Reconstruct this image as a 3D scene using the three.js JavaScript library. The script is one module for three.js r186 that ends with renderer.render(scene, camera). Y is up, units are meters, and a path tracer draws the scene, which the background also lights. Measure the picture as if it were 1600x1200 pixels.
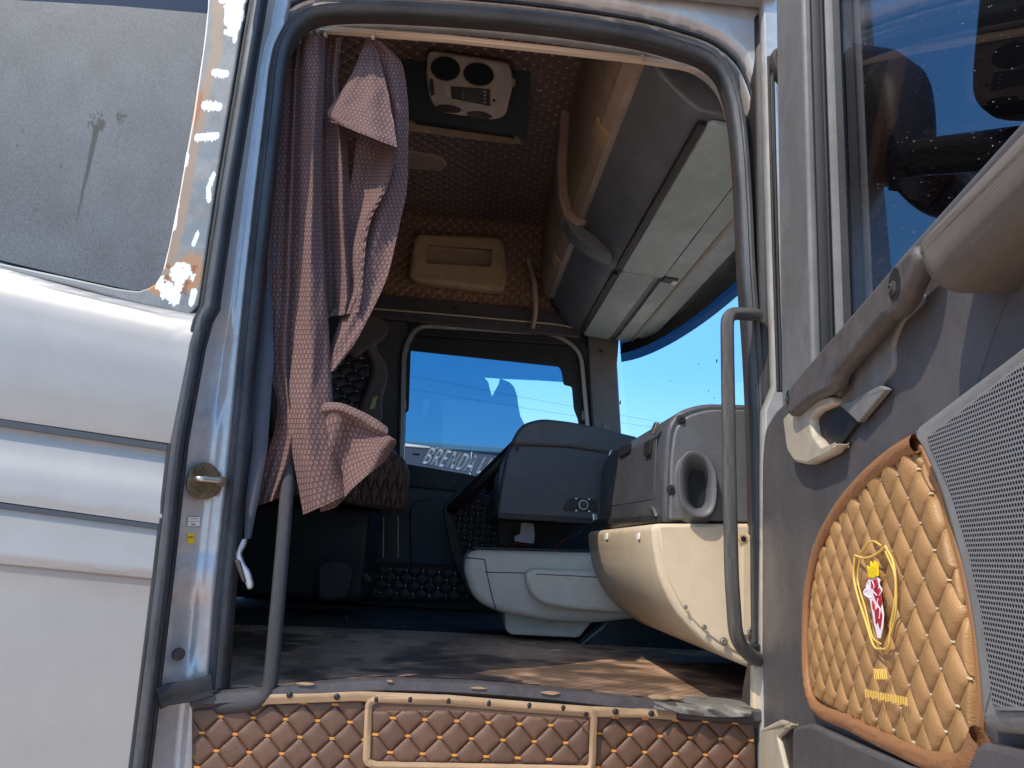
import * as THREE from 'three';
import { mergeGeometries, mergeVertices, toCreasedNormals } from 'three/addons/utils/BufferGeometryUtils.js';
import { RoundedBoxGeometry } from 'three/addons/geometries/RoundedBoxGeometry.js';
import { FontLoader } from 'three/addons/loaders/FontLoader.js';
import { TextGeometry } from 'three/addons/geometries/TextGeometry.js';

// ------------------------------------------------------------------ camera, sky, sun, exposure
const scene = new THREE.Scene();
const FOV = 55, PITCH = 12.7, YAW = 3.4, ROLL = 3.4;
const RAD = Math.PI / 180;
const camera = new THREE.PerspectiveCamera(FOV, 4 / 3, 0.02, 3000);
camera.position.set(0, 0.27, 1.30);
camera.rotation.order = 'YXZ';
camera.rotation.set(PITCH * RAD, -YAW * RAD, ROLL * RAD);
camera.updateMatrixWorld(true);
scene.add(camera);
const SUN = new THREE.Vector3(-1.1, 1.75, 1.0).normalize();
const sun = new THREE.DirectionalLight(0xfff1dc, 2.5);
sun.position.copy(SUN).multiplyScalar(20); sun.castShadow = true;
sun.shadow.camera.left = sun.shadow.camera.bottom = -6; sun.shadow.camera.right = sun.shadow.camera.top = 6; sun.shadow.camera.far = 60;
sun.shadow.mapSize.set(2048, 2048);
scene.add(sun); scene.add(sun.target);
{
  const w = 512, h = 256, data = new Float32Array(w * h * 4);
  const lerp3 = (a, b, t) => a.map((v, i) => v + (b[i] - v) * t);
  for (let j = 0; j < h; j++) for (let i = 0; i < w; i++) {
    const el = ((j + 0.5) / h - 0.5) * Math.PI, az = ((i + 0.5) / w - 0.5) * 2 * Math.PI;
    const d = new THREE.Vector3(Math.cos(el) * Math.cos(az), Math.sin(el), Math.cos(el) * Math.sin(az));
    const e = Math.max(0, d.y);
    let c = lerp3([0.46, 0.74, 0.96], [0.17, 0.49, 0.92], Math.min(1, e / 0.24));
    c = lerp3(c, [0.10, 0.30, 0.72], Math.min(1, Math.pow(Math.max(0, (e - 0.1) / 0.8), 0.75)));
    const s = Math.max(0, d.dot(SUN)), g = Math.pow(s, 24) * 1.6 + Math.pow(s, 4) * 0.25;
    if (d.y < 0) c = lerp3(c, [0.35, 0.3, 0.25], Math.min(1, -d.y * 8));
    data.set([c[0] + g, c[1] + g * 0.95, c[2] + g * 0.85, 1], (j * w + i) * 4);
  }
  const sky = new THREE.DataTexture(data, w, h, THREE.RGBAFormat, THREE.FloatType);
  sky.mapping = THREE.EquirectangularReflectionMapping; sky.magFilter = sky.minFilter = THREE.LinearFilter; sky.needsUpdate = true;
  scene.background = sky; scene.environment = sky;
}
const renderer = new THREE.WebGLRenderer({ antialias: true });
renderer.toneMapping = THREE.LinearToneMapping;
renderer.toneMappingExposure = 1.75;
renderer.shadowMap.enabled = true;

// ------------------------------------------------------------------ helpers
const V2 = (x, y) => new THREE.Vector2(x, y), V3 = (x, y, z) => new THREE.Vector3(x, y, z);
let seed = 12345;
const rnd = () => { seed = (seed * 1664525 + 1013904223) >>> 0; return seed / 4294967296; };
const FPX = 600 / Math.tan(FOV / 2 * RAD);
const surveyEye = camera.position.clone(), surveyTurn = camera.quaternion.clone();
const ray = (px, py) => V3((px - 800) / FPX, -(py - 600) / FPX, -1).applyQuaternion(surveyTurn).normalize();   // sight line of the survey photograph
function hit(px, py, o, n) { const d = ray(px, py); return d.multiplyScalar(o.clone().sub(surveyEye).dot(n) / d.dot(n)).add(surveyEye); }
const atZ = (px, py, z) => hit(px, py, V3(0, 0, z), V3(0, 0, 1));
const atX = (px, py, x) => hit(px, py, V3(x, 0, 0), V3(1, 0, 0));
const atY = (px, py, y) => hit(px, py, V3(0, y, 0), V3(0, 1, 0));
class Plane {                                    // a work plane: u, v in metres, h along its normal
  constructor(o, n, up = V3(0, 1, 0)) { this.o = o.clone(); this.n = n.clone().normalize(); this.ex = up.clone().cross(this.n).normalize(); this.ey = this.n.clone().cross(this.ex); }
  p(u, v, h = 0) { return this.o.clone().addScaledVector(this.ex, u).addScaledVector(this.ey, v).addScaledVector(this.n, h); }
  uv(px, py, h = 0) { const q = hit(px, py, this.o.clone().addScaledVector(this.n, h), this.n).sub(this.o); return V2(q.dot(this.ex), q.dot(this.ey)); }
  m(h = 0) { return new THREE.Matrix4().makeBasis(this.ex, this.ey, this.n).setPosition(this.p(0, 0, h)); }
  pts(list, h = 0) { return list.map(([x, y]) => this.uv(x, y, h)); }
}
const planeZ = (z) => new Plane(V3(0, 0, z), V3(0, 0, 1));
const smooth = (pts, n = 8, closed = true) => new THREE.CatmullRomCurve3(pts.map((p) => V3(p.x, p.y, 0)), closed, 'centripetal').getPoints(n * pts.length).map((p) => V2(p.x, p.y)).slice(0, closed ? -1 : undefined);
function rounded(pts, r, seg = 5) {              // polygon with its corners rounded
  const out = [], n = pts.length;
  pts.forEach((p, i) => {
    const a = pts[(i + n - 1) % n], b = pts[(i + 1) % n], rr = Array.isArray(r) ? r[i] : r;
    const da = a.clone().sub(p), db = b.clone().sub(p), k = Math.min(rr, da.length() * 0.48, db.length() * 0.48);
    const s = p.clone().addScaledVector(da.normalize(), k), e = p.clone().addScaledVector(db.normalize(), k);
    for (let j = 0; j <= seg; j++) { const t = j / seg, q = s.clone().multiplyScalar((1 - t) ** 2).addScaledVector(p, 2 * t * (1 - t)).addScaledVector(e, t * t); out.push(q); }
  });
  out.src = pts; out.rad = r; return out;
}
function plate(pl, pts, { h = 0, d = 0.01, bevel = 0.002, holes = [], seg = 2, crease = 0.6 } = {}) {    // slab from h to h + d on a plane
  const b = Math.min(bevel, d * 0.49);
  if (pts.src) pts = rounded(pts.src, pts.src.map((_, i) => Math.max(b * 1.6, Array.isArray(pts.rad) ? pts.rad[i] : pts.rad)));
  const s = new THREE.Shape(pts); holes.forEach((q) => s.holes.push(new THREE.Path(q)));
  const g = new THREE.ExtrudeGeometry(s, { depth: d - 2 * b, bevelEnabled: b > 0, bevelThickness: b, bevelSize: b, bevelOffset: -b, bevelSegments: seg, curveSegments: 12 });
  g.translate(0, 0, b);
  const c = b > 0 ? toCreasedNormals(g, crease) : g;
  const p = c.attributes.position, n = c.attributes.normal;      // the two faces stay exactly flat
  if (!c.index) for (let i = 0; i < p.count; i += 3) { const z0 = p.getZ(i), e = 1e-6; if (Math.abs(p.getZ(i + 1) - z0) < e && Math.abs(p.getZ(i + 2) - z0) < e) { const up = z0 > d / 2 ? 1 : -1; for (let k = 0; k < 3; k++) n.setXYZ(i + k, 0, 0, up); } }
  return c.applyMatrix4(pl.m(h));
}
const flat = (pl, pts, h = 0, holes = []) => { const s = new THREE.Shape(pts); holes.forEach((q) => s.holes.push(new THREE.Path(q))); return new THREE.ShapeGeometry(s).applyMatrix4(pl.m(h)); };
function fillet(pts, r, seg = 7) {
  const out = [pts[0].clone()];
  for (let i = 1; i < pts.length - 1; i++) {
    const p = pts[i], da = pts[i - 1].clone().sub(p), db = pts[i + 1].clone().sub(p), k = Math.min(r, da.length() * 0.48, db.length() * 0.48);
    const s = p.clone().addScaledVector(da.normalize(), k), e = p.clone().addScaledVector(db.normalize(), k);
    for (let j = 0; j <= seg; j++) { const t = j / seg; out.push(s.clone().multiplyScalar((1 - t) ** 2).addScaledVector(p, 2 * t * (1 - t)).addScaledVector(e, t * t)); }
  }
  out.push(pts[pts.length - 1].clone()); return out;
}
function sweep(path, prof, up = V3(0, 0, 1), closedProf = true) {  // profile [a, b]: a along the path's left side, b along up
  const n = path.length, pn = prof.length, pos = [], uv = [], idx = []; let len = 0;
  for (let i = 0; i < n; i++) {
    const t = path[Math.min(n - 1, i + 1)].clone().sub(path[Math.max(0, i - 1)]).normalize();
    const side = up.clone().cross(t).normalize(), u2 = t.clone().cross(side).normalize();
    if (i) len += path[i].distanceTo(path[i - 1]);
    let w = 0;
    for (let j = 0; j <= pn - (closedProf ? 0 : 1); j++) {
      const [a, b] = prof[j % pn];
      if (j) w += Math.hypot(a - prof[j - 1][0], b - prof[j - 1][1]);
      const q = path[i].clone().addScaledVector(side, a).addScaledVector(u2, b); pos.push(q.x, q.y, q.z); uv.push(len, w);
    }
  }
  const m = pn + (closedProf ? 1 : 0);
  for (let i = 0; i < n - 1; i++) for (let j = 0; j < m - 1; j++) { const a = i * m + j, b = a + m; idx.push(a, b, a + 1, b, b + 1, a + 1); }
  const g = new THREE.BufferGeometry(); g.setAttribute('position', new THREE.Float32BufferAttribute(pos, 3)); g.setAttribute('uv', new THREE.Float32BufferAttribute(uv, 2)); g.setIndex(idx);
  return toCreasedNormals(g, 0.9);
}
const ringProf = (ra, rb, n = 14) => Array.from({ length: n }, (_, i) => [Math.cos(i / n * 2 * Math.PI) * ra, Math.sin(i / n * 2 * Math.PI) * rb]);
function tube(pts, r, { seg = 0, rad = 14, caps = true } = {}) {
  const c = new THREE.CatmullRomCurve3(pts, false, 'centripetal');
  const g = [new THREE.TubeGeometry(c, seg || pts.length * 4, r, rad, false)];
  if (caps) for (const e of [pts[0], pts[pts.length - 1]]) { const s = new THREE.SphereGeometry(r, rad, 8); s.translate(e.x, e.y, e.z); g.push(s); }
  return mergeGeometries(g);
}
function grid(nu, nv, fn, { smoothN = true } = {}) {                 // fn(s, t) -> Vector3; uv in metres by arc length
  const P = []; for (let j = 0; j <= nv; j++) for (let i = 0; i <= nu; i++) P.push(fn(i / nu, j / nv));
  const pos = [], uv = [], idx = [], m = nu + 1; let vv = 0;
  for (let j = 0; j <= nv; j++) {
    if (j) vv += P[j * m + (nu >> 1)].distanceTo(P[(j - 1) * m + (nu >> 1)]);
    const L = [0]; for (let i = 1; i <= nu; i++) L.push(L[i - 1] + P[j * m + i].distanceTo(P[j * m + i - 1]));
    for (let i = 0; i <= nu; i++) { const q = P[j * m + i]; pos.push(q.x, q.y, q.z); uv.push(L[i] - L[nu] / 2, -vv); }
  }
  for (let j = 0; j < nv; j++) for (let i = 0; i < nu; i++) { const a = j * m + i, b = a + m; idx.push(a, b, a + 1, b, b + 1, a + 1); }
  const g = new THREE.BufferGeometry(); g.setAttribute('position', new THREE.Float32BufferAttribute(pos, 3)); g.setAttribute('uv', new THREE.Float32BufferAttribute(uv, 2)); g.setIndex(idx);
  g.computeVertexNormals(); return smoothN ? g : toCreasedNormals(g, 0.5);
}
const box = (x0, x1, y0, y1, z0, z1, r = 0.004) => { const g = new RoundedBoxGeometry(x1 - x0, y1 - y0, z1 - z0, 2, Math.min(r, (x1 - x0) / 2.1, (y1 - y0) / 2.1, (z1 - z0) / 2.1)); g.translate((x0 + x1) / 2, (y0 + y1) / 2, (z0 + z1) / 2); return g; };
const lerpList = (list, k, kk = 0) => {          // piecewise interpolation of rows [key, ...values]
  if (k <= list[0][0]) return list[0].slice(1);
  for (let i = 1; i < list.length; i++) if (k <= list[i][0]) { const t = (k - list[i - 1][0]) / (list[i][0] - list[i - 1][0]); return list[i].slice(1).map((v, j) => list[i - 1][j + 1] + (v - list[i - 1][j + 1]) * t); }
  return list[list.length - 1].slice(1);
};
function strip(g) { for (const k of Object.keys(g.attributes)) if (!['position', 'normal', 'uv'].includes(k)) g.deleteAttribute(k); return g.index ? g.toNonIndexed() : g; }
const merge = (...gs) => mergeGeometries(gs.flat().map((g) => strip(g)));
const disc = (pl, c, r, h, d, n = 24) => { const g = new THREE.CylinderGeometry(r, r * 1.04, d, n); g.rotateX(Math.PI / 2); g.translate(c.x, c.y, d / 2); return g.applyMatrix4(pl.m(h)); };
function screwHead(pl, c, r, h = 0) {            // washer, head and a socket ring
  const pr = [[0.0001, r * 0.25], [r * 0.3, r * 0.25], [r * 0.36, r * 0.6], [r * 0.62, r * 0.62], [r * 0.7, r * 0.25], [r, r * 0.2], [r, 0]].map(([x, y]) => V2(x, y));
  const g = new THREE.LatheGeometry(pr, 18); g.rotateX(Math.PI / 2); g.translate(c.x, c.y, 0); return toCreasedNormals(g, 0.6).applyMatrix4(pl.m(h));
}
// ---- scene graph
const used = {};
function numbered(n) { const k = used[n] = (used[n] ?? -1) + 1; return k ? n + '_' + String(k).padStart(3, '0') : n; }
function thing(name, label, category, pos, group) {
  const o = new THREE.Group(); o.name = numbered(name); o.position.copy(pos); scene.add(o);
  o.userData = { label, category }; if (group) o.userData.group = group; o._base = pos.clone(); return o;
}
function part(parent, name, geo, mat, extra) {
  const g = Array.isArray(geo) ? merge(...geo) : geo;
  const m = new THREE.Mesh(g, mat); m.name = name; m.castShadow = m.receiveShadow = true;
  if (parent._base) m.position.copy(parent._base).negate();
  parent.add(m); if (extra) Object.assign(m.userData, extra); return m;
}
function structure(name, geo, mat) { const m = new THREE.Mesh(geo, mat); m.name = name; m.receiveShadow = m.castShadow = true; m.userData.kind = 'structure'; scene.add(m); return m; }

// ---- textures
function noiseField(size, cells, s0) {
  let s = s0; const r = () => { s = (s * 1664525 + 1013904223) >>> 0; return s / 4294967296; };
  const g = Float32Array.from({ length: cells * cells }, r);
  return (x, y) => { const fx = x / size * cells, fy = y / size * cells, x0 = Math.floor(fx), y0 = Math.floor(fy); let tx = fx - x0, ty = fy - y0; tx = tx * tx * (3 - 2 * tx); ty = ty * ty * (3 - 2 * ty);
    const at = (a, b) => g[((b % cells + cells) % cells) * cells + (a % cells + cells) % cells];
    return (at(x0, y0) * (1 - tx) + at(x0 + 1, y0) * tx) * (1 - ty) + (at(x0, y0 + 1) * (1 - tx) + at(x0 + 1, y0 + 1) * tx) * ty; };
}
function fractal(size, octs, s0) { const f = octs.map(([c, w], i) => [noiseField(size, c, s0 + i * 977), w]), tot = octs.reduce((a, o) => a + o[1], 0); return (x, y) => f.reduce((a, [n, w]) => a + n(x, y) * w, 0) / tot; }
function texture(size, fn, { metres = 1, srgb = false } = {}) {       // fn(x, y) -> grey or [r, g, b] in 0..1
  const d = new Uint8Array(size * size * 4);
  for (let y = 0; y < size; y++) for (let x = 0; x < size; x++) { const v = fn(x, y), c = Array.isArray(v) ? v : [v, v, v]; for (let k = 0; k < 3; k++) d[(y * size + x) * 4 + k] = Math.max(0, Math.min(255, c[k] * 255)); d[(y * size + x) * 4 + 3] = 255; }
  const t = new THREE.DataTexture(d, size, size); t.wrapS = t.wrapT = THREE.RepeatWrapping; t.magFilter = t.minFilter = THREE.LinearFilter; t.repeat.set(1 / metres, 1 / metres); if (srgb) t.colorSpace = THREE.SRGBColorSpace; t.needsUpdate = true; return t;
}
function painted(w, h, draw) { const c = document.createElement('canvas'); c.width = w; c.height = h; const x = c.getContext('2d'); draw(x, w, h); const t = new THREE.CanvasTexture(c); t.colorSpace = THREE.SRGBColorSpace; t.magFilter = t.minFilter = THREE.LinearFilter; return t; }
const C = (r, g, b) => new THREE.Color().setRGB(r, g, b);
const grain = (() => { const f = fractal(256, [[128, 1], [64, 0.6], [32, 0.3]], 5); return texture(256, (x, y) => f(x, y), { metres: 0.09 }); })();
const leatherBump = (() => { const f = fractal(256, [[90, 1], [45, 0.8]], 77); return texture(256, (x, y) => 1 - Math.abs(f(x, y) - 0.5) * 2.4, { metres: 0.08 }); })();
const wear = (s0, lo, metres = 0.7) => { const f = fractal(256, [[3, 1], [8, 0.8], [24, 0.6], [80, 0.5]], s0); return texture(256, (x, y) => { const v = f(x, y); return lo + (1 - lo) * Math.min(1, Math.max(0, (v - 0.3) * 2.5)); }, { metres }); };
const wearA = wear(31, 0.72), wearB = wear(62, 0.6, 0.45), roughA = wear(93, 0.7, 0.5);
const std = (c, o = {}) => new THREE.MeshStandardMaterial({ color: c, roughness: 0.6, ...o });
const plastic = (c, o = {}) => std(c, { roughness: 0.62, bumpMap: grain, bumpScale: 0.00025, map: wearA, roughnessMap: roughA, ...o });
const weave = texture(64, (x, y) => 0.5 + 0.25 * Math.sin(x / 8 * 6.283) + 0.25 * Math.sin(y / 8 * 6.283), { metres: 0.02 });
const M = {
  silver: new THREE.MeshPhysicalMaterial({ color: C(0.31, 0.302, 0.292), metalness: 0.3, roughness: 0.45, clearcoat: 0.5, clearcoatRoughness: 0.12, map: wear(15, 0.9, 1.3) }),
  silverJamb: new THREE.MeshPhysicalMaterial({ color: C(0.60, 0.58, 0.56), metalness: 0.3, roughness: 0.34, clearcoat: 1, clearcoatRoughness: 0.15, map: wear(16, 0.75, 0.4) }),
  stripe: std(C(0.035, 0.045, 0.06), { roughness: 0.5 }),
  rubber: std(C(0.022, 0.024, 0.027), { roughness: 0.62, map: wear(17, 0.7, 0.2), bumpMap: grain, bumpScale: 0.0003 }),
  rubberGrey: std(C(0.065, 0.07, 0.077), { roughness: 0.45, map: wear(18, 0.6, 0.25), bumpMap: grain, bumpScale: 0.0003 }),
  darkTrim: plastic(C(0.09, 0.087, 0.085)),
  headTrim: plastic(C(0.06, 0.045, 0.042)),
  black: plastic(C(0.022, 0.021, 0.021)),
  dash: plastic(C(0.074, 0.076, 0.085), { roughness: 0.55 }),
  dashTop: plastic(C(0.10, 0.10, 0.10)),
  endPanel: plastic(C(0.135, 0.138, 0.145), { roughness: 0.5 }),
  cream: plastic(C(0.62, 0.51, 0.36), { roughness: 0.5, map: wear(19, 0.86, 0.6) }),
  creamGrey: plastic(C(0.66, 0.585, 0.48), { roughness: 0.55, map: wear(20, 0.85, 0.6) }),
  overhead: plastic(C(0.45, 0.54, 0.52), { roughness: 0.6 }),
  overheadDark: plastic(C(0.20, 0.21, 0.225)),
  locker: plastic(C(0.52, 0.37, 0.27)),
  tan: plastic(C(0.60, 0.41, 0.23)),
  doorTrim: plastic(C(0.10, 0.094, 0.097), { bumpScale: 0.0004, roughness: 0.55 }),
  doorGrey: plastic(C(0.22, 0.215, 0.205), { bumpScale: 0.0003 }),
  doorFrame: plastic(C(0.19, 0.19, 0.19), { bumpScale: 0.0002 }),
  armrest: std(C(0.125, 0.103, 0.085), { roughness: 0.95, bumpMap: weave, bumpScale: 0.0002, map: wear(22, 0.8, 0.4) }),
  grab: plastic(C(0.115, 0.10, 0.09), { map: wear(23, 0.6, 0.25) }),
  bezel: plastic(C(0.50, 0.44, 0.34)),
  rail: std(C(0.05, 0.05, 0.055), { roughness: 0.42, metalness: 0.1, map: wear(24, 0.7, 0.2), bumpMap: grain, bumpScale: 0.0005 }),
  railGrey: std(C(0.13, 0.125, 0.12), { roughness: 0.4, metalness: 0.3, map: wear(25, 0.6, 0.2), bumpMap: grain, bumpScale: 0.0008 }),
  steel: std(C(0.55, 0.52, 0.47), { metalness: 0.9, roughness: 0.35 }),
  tanMetal: std(C(0.78, 0.62, 0.46), { metalness: 0.25, roughness: 0.4 }),
  rust: std(C(0.26, 0.19, 0.11), { metalness: 0.6, roughness: 0.5, map: wear(26, 0.4, 0.06) }),
  quiltBrown: [0.9, 1, 1.12].map((k) => std(C(0.135 * k, 0.071 * k, 0.044 * k), { roughness: 0.48, bumpMap: leatherBump, bumpScale: 0.0006, map: wear(27, 0.85, 0.15) })),
  quiltTan: [0.92, 1, 1.08].map((k) => std(C(0.345 * k, 0.19 * k, 0.075 * k), { roughness: 0.5, bumpMap: leatherBump, bumpScale: 0.0003 })),
  quiltRoof: [0.9, 1.1].map((k) => std(C(0.24 * k, 0.145 * k, 0.125 * k), { roughness: 0.55 })),
  quiltBlack: [0.9, 1.1].map((k) => std(C(0.042 * k, 0.036 * k, 0.033 * k), { roughness: 0.5 })),
  base: std(C(0.05, 0.026, 0.018), { roughness: 0.8 }),
  piping: std(C(0.38, 0.25, 0.14), { roughness: 0.6, bumpMap: leatherBump, bumpScale: 0.0005, map: wear(28, 0.8, 0.2) }),
  binding: std(C(0.30, 0.14, 0.06), { roughness: 0.5, bumpMap: leatherBump, bumpScale: 0.0005 }),
  threadOrange: std(C(0.62, 0.26, 0.05), { roughness: 0.8 }),
  threadCream: std(C(0.72, 0.60, 0.38), { roughness: 0.8 }),
  threadGold: std(C(0.70, 0.46, 0.10), { roughness: 0.55 }),
  glass: new THREE.MeshPhysicalMaterial({ color: C(0.93, 0.97, 0.97), transmission: 1, thickness: 0, roughness: 0, ior: 1.5, specularIntensity: 0.45 }),
  film: new THREE.MeshPhysicalMaterial({ color: C(0.095, 0.24, 0.37), transmission: 1, thickness: 0, roughness: 0, ior: 1.3 }),
  doorGlass: new THREE.MeshPhysicalMaterial({ color: C(0.13, 0.145, 0.17), transmission: 1, thickness: 0, roughness: 0.01, ior: 1.5 }),
  shade: new THREE.MeshPhysicalMaterial({ color: C(0.022, 0.045, 0.075), transmission: 1, thickness: 0, roughness: 0.05, ior: 1.3 }),
  white: std(C(0.8, 0.8, 0.78), { roughness: 0.5 }),
  inkBlack: std(C(0.01, 0.01, 0.012), { roughness: 0.5 }),
};

// ------------------------------------------------------------------ ground and what stands far off
const BASE = V3(0, -1.45, -1.1);
{
  const f = fractal(512, [[4, 1], [11, 0.8], [40, 0.6], [160, 0.5]], 401);
  const t = texture(512, (x, y) => { const v = f(x, y); return [0.70 + v * 0.2, 0.58 + v * 0.2, 0.49 + v * 0.18]; }, { metres: 6, srgb: true });
  const g = new THREE.CircleGeometry(900, 64); g.rotateX(-Math.PI / 2); const p = g.attributes.position, u = g.attributes.uv;
  for (let i = 0; i < p.count; i++) u.setXY(i, p.getX(i), p.getZ(i));
  g.translate(0, BASE.y, 0);
  structure('ground', g, std(C(0.95, 0.93, 0.91), { map: t, roughness: 0.95, bumpMap: t, bumpScale: 0.02 }));
}
{
  const z = -17, a = atZ(600, 686, z), y1 = a.y;
  const o = thing('semi_trailer', 'pale blue grey trailer with white top rail, parked beyond the far window', 'trailer', V3(3, BASE.y, z - 1.3));
  const wall = std(C(0.015, 0.026, 0.055), { roughness: 0.6 }), rail = std(C(0.46, 0.48, 0.50), { roughness: 0.5 });
  const xs = [-8, atZ(738, 700, z).x, 9];
  for (let i = 0; i < 2; i++) { part(o, 'side_panel', box(xs[i] + 0.02, xs[i + 1] - 0.02, -0.35, y1 - 0.16, z - 2.5, z - 0.03, 0.01), wall); part(o, 'top_rail', box(xs[i] + 0.012, xs[i + 1] - 0.012, y1 - 0.15, y1, z - 2.52, z, 0.03), rail); }
  part(o, 'chassis_frame', box(-8, 9, -0.6, -0.36, z - 2.2, z - 0.4), M.black);
  for (const x of [-6.5, -5.2, -3.9, 7.2]) { const g = new THREE.CylinderGeometry(0.5, 0.5, 2.4, 28); g.rotateX(Math.PI / 2); g.translate(x, BASE.y + 0.5, z - 1.3); part(o, 'wheel', g, M.rubber); }
}
for (const [i, [px0, py0, px1, py1]] of [[828, 612, 904, 626], [852, 632, 904, 640]].entries()) {
  const z = -40, a = atZ(px0, py0, z), b = atZ(px1, py1, z), dx = b.clone().sub(a), A = a.clone().addScaledVector(dx, -9), B = b.clone().addScaledVector(dx, 9), pts = [];
  for (let k = 0; k <= 24; k++) { const p = A.clone().lerp(B, k / 24); p.y -= Math.sin(k / 24 * Math.PI) * 0.4; pts.push(p); }
  const o = thing('overhead_cable', ['thin dark overhead cable, upper of the two beyond the far window', 'thin dark overhead cable, lower of the two beyond the far window'][i], 'cable', A);
  part(o, 'wire', tube(pts, 0.007, { rad: 6 }), M.black);
}

// ------------------------------------------------------------------ the truck cab
const cab = thing('truck_cab', 'silver truck cab with its passenger door open and brown quilted interior', 'truck', BASE);
const Z0 = planeZ(0);
const seamX = (y) => lerpList([[-300, 438], [0, 393], [300, 344], [480, 318], [500, 306], [540, 294], [690, 264], [900, 240], [1200, 203], [1500, 166]], y)[0];   // rear edge of the outer seal
// rear side panel below the blind window: rows [left y, right y, depth]
{
  const rows = [[400, 478, -0.045], [408, 486, -0.03], [418, 494, -0.014], [434, 506, -0.004], [460, 526, 0.004], [520, 576, 0.010], [590, 636, 0.009], [640, 680, 0.004], [654, 693, 0.002],
    [656, 695, -0.010], [668, 707, -0.014], [700, 738, -0.010], [735, 772, -0.002], [772, 806, 0.002], [784, 819, 0.001], [786, 821, -0.006], [796, 830, -0.006], [840, 868, -0.003], [872, 897, 0.0], [880, 904, -0.002], [884, 908, -0.009], [900, 922, -0.011], [1000, 1016, -0.009], [1100, 1108, -0.006], [1250, 1250, -0.004], [1400, 1400, -0.004]];
  const nu = 26, fn = (s, t) => {
    const k = t * (rows.length - 1), i = Math.min(rows.length - 2, Math.floor(k)), f = k - i, r = rows[i].map((v, j) => v + (rows[i + 1][j] - v) * f);
    const ys = [r[0] - (r[1] - r[0]) * 2.4, r[0], r[1]], xe = seamX(r[1]) + 4;
    const left = V3(-1.35, 0, 0), A = atZ(0, r[0], r[2]), B = atZ(xe, r[1], r[2]);
    const sl = (B.y - A.y) / (B.x - A.x), x = left.x + (B.x - left.x) * (s > 0.98 ? (s > 0.99 ? 1 : 0.998) : s / 0.967 * 0.99);
    const bow = i < 3 ? Math.sin(Math.PI * Math.min(1, Math.max(0, (x - A.x) / (B.x - A.x)))) * 0.012 * (1 - t * 6) : 0;
    return V3(x, A.y + (x - A.x) * sl - bow, r[2] - (s > 0.99 ? 0.012 : 0));
  };
  part(cab, 'rear_side_panel', grid(60, (rows.length - 1) * 3, fn, { smoothN: false }), M.silver);
  for (const [a, b, c, d] of [[655, 694, 666, 704], [786, 821, 795, 829]]) {
    const f = (x, yl, yr) => { const A = atZ(0, yl, 0.0035), B = atZ(258, yr, 0.0035); const xx = x; return V2(xx, A.y + (xx - A.x) * (B.y - A.y) / (B.x - A.x)); };
    const x1 = atZ(seamX(b) - 1, b, 0).x;
    part(cab, 'pinstripe', plate(Z0, [f(-1.35, a, b), f(x1, a, b), f(x1, c, d), f(-1.35, c, d)], { h: -0.006, d: 0.0075, bevel: 0.001 }), M.stripe);
  }
}
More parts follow.
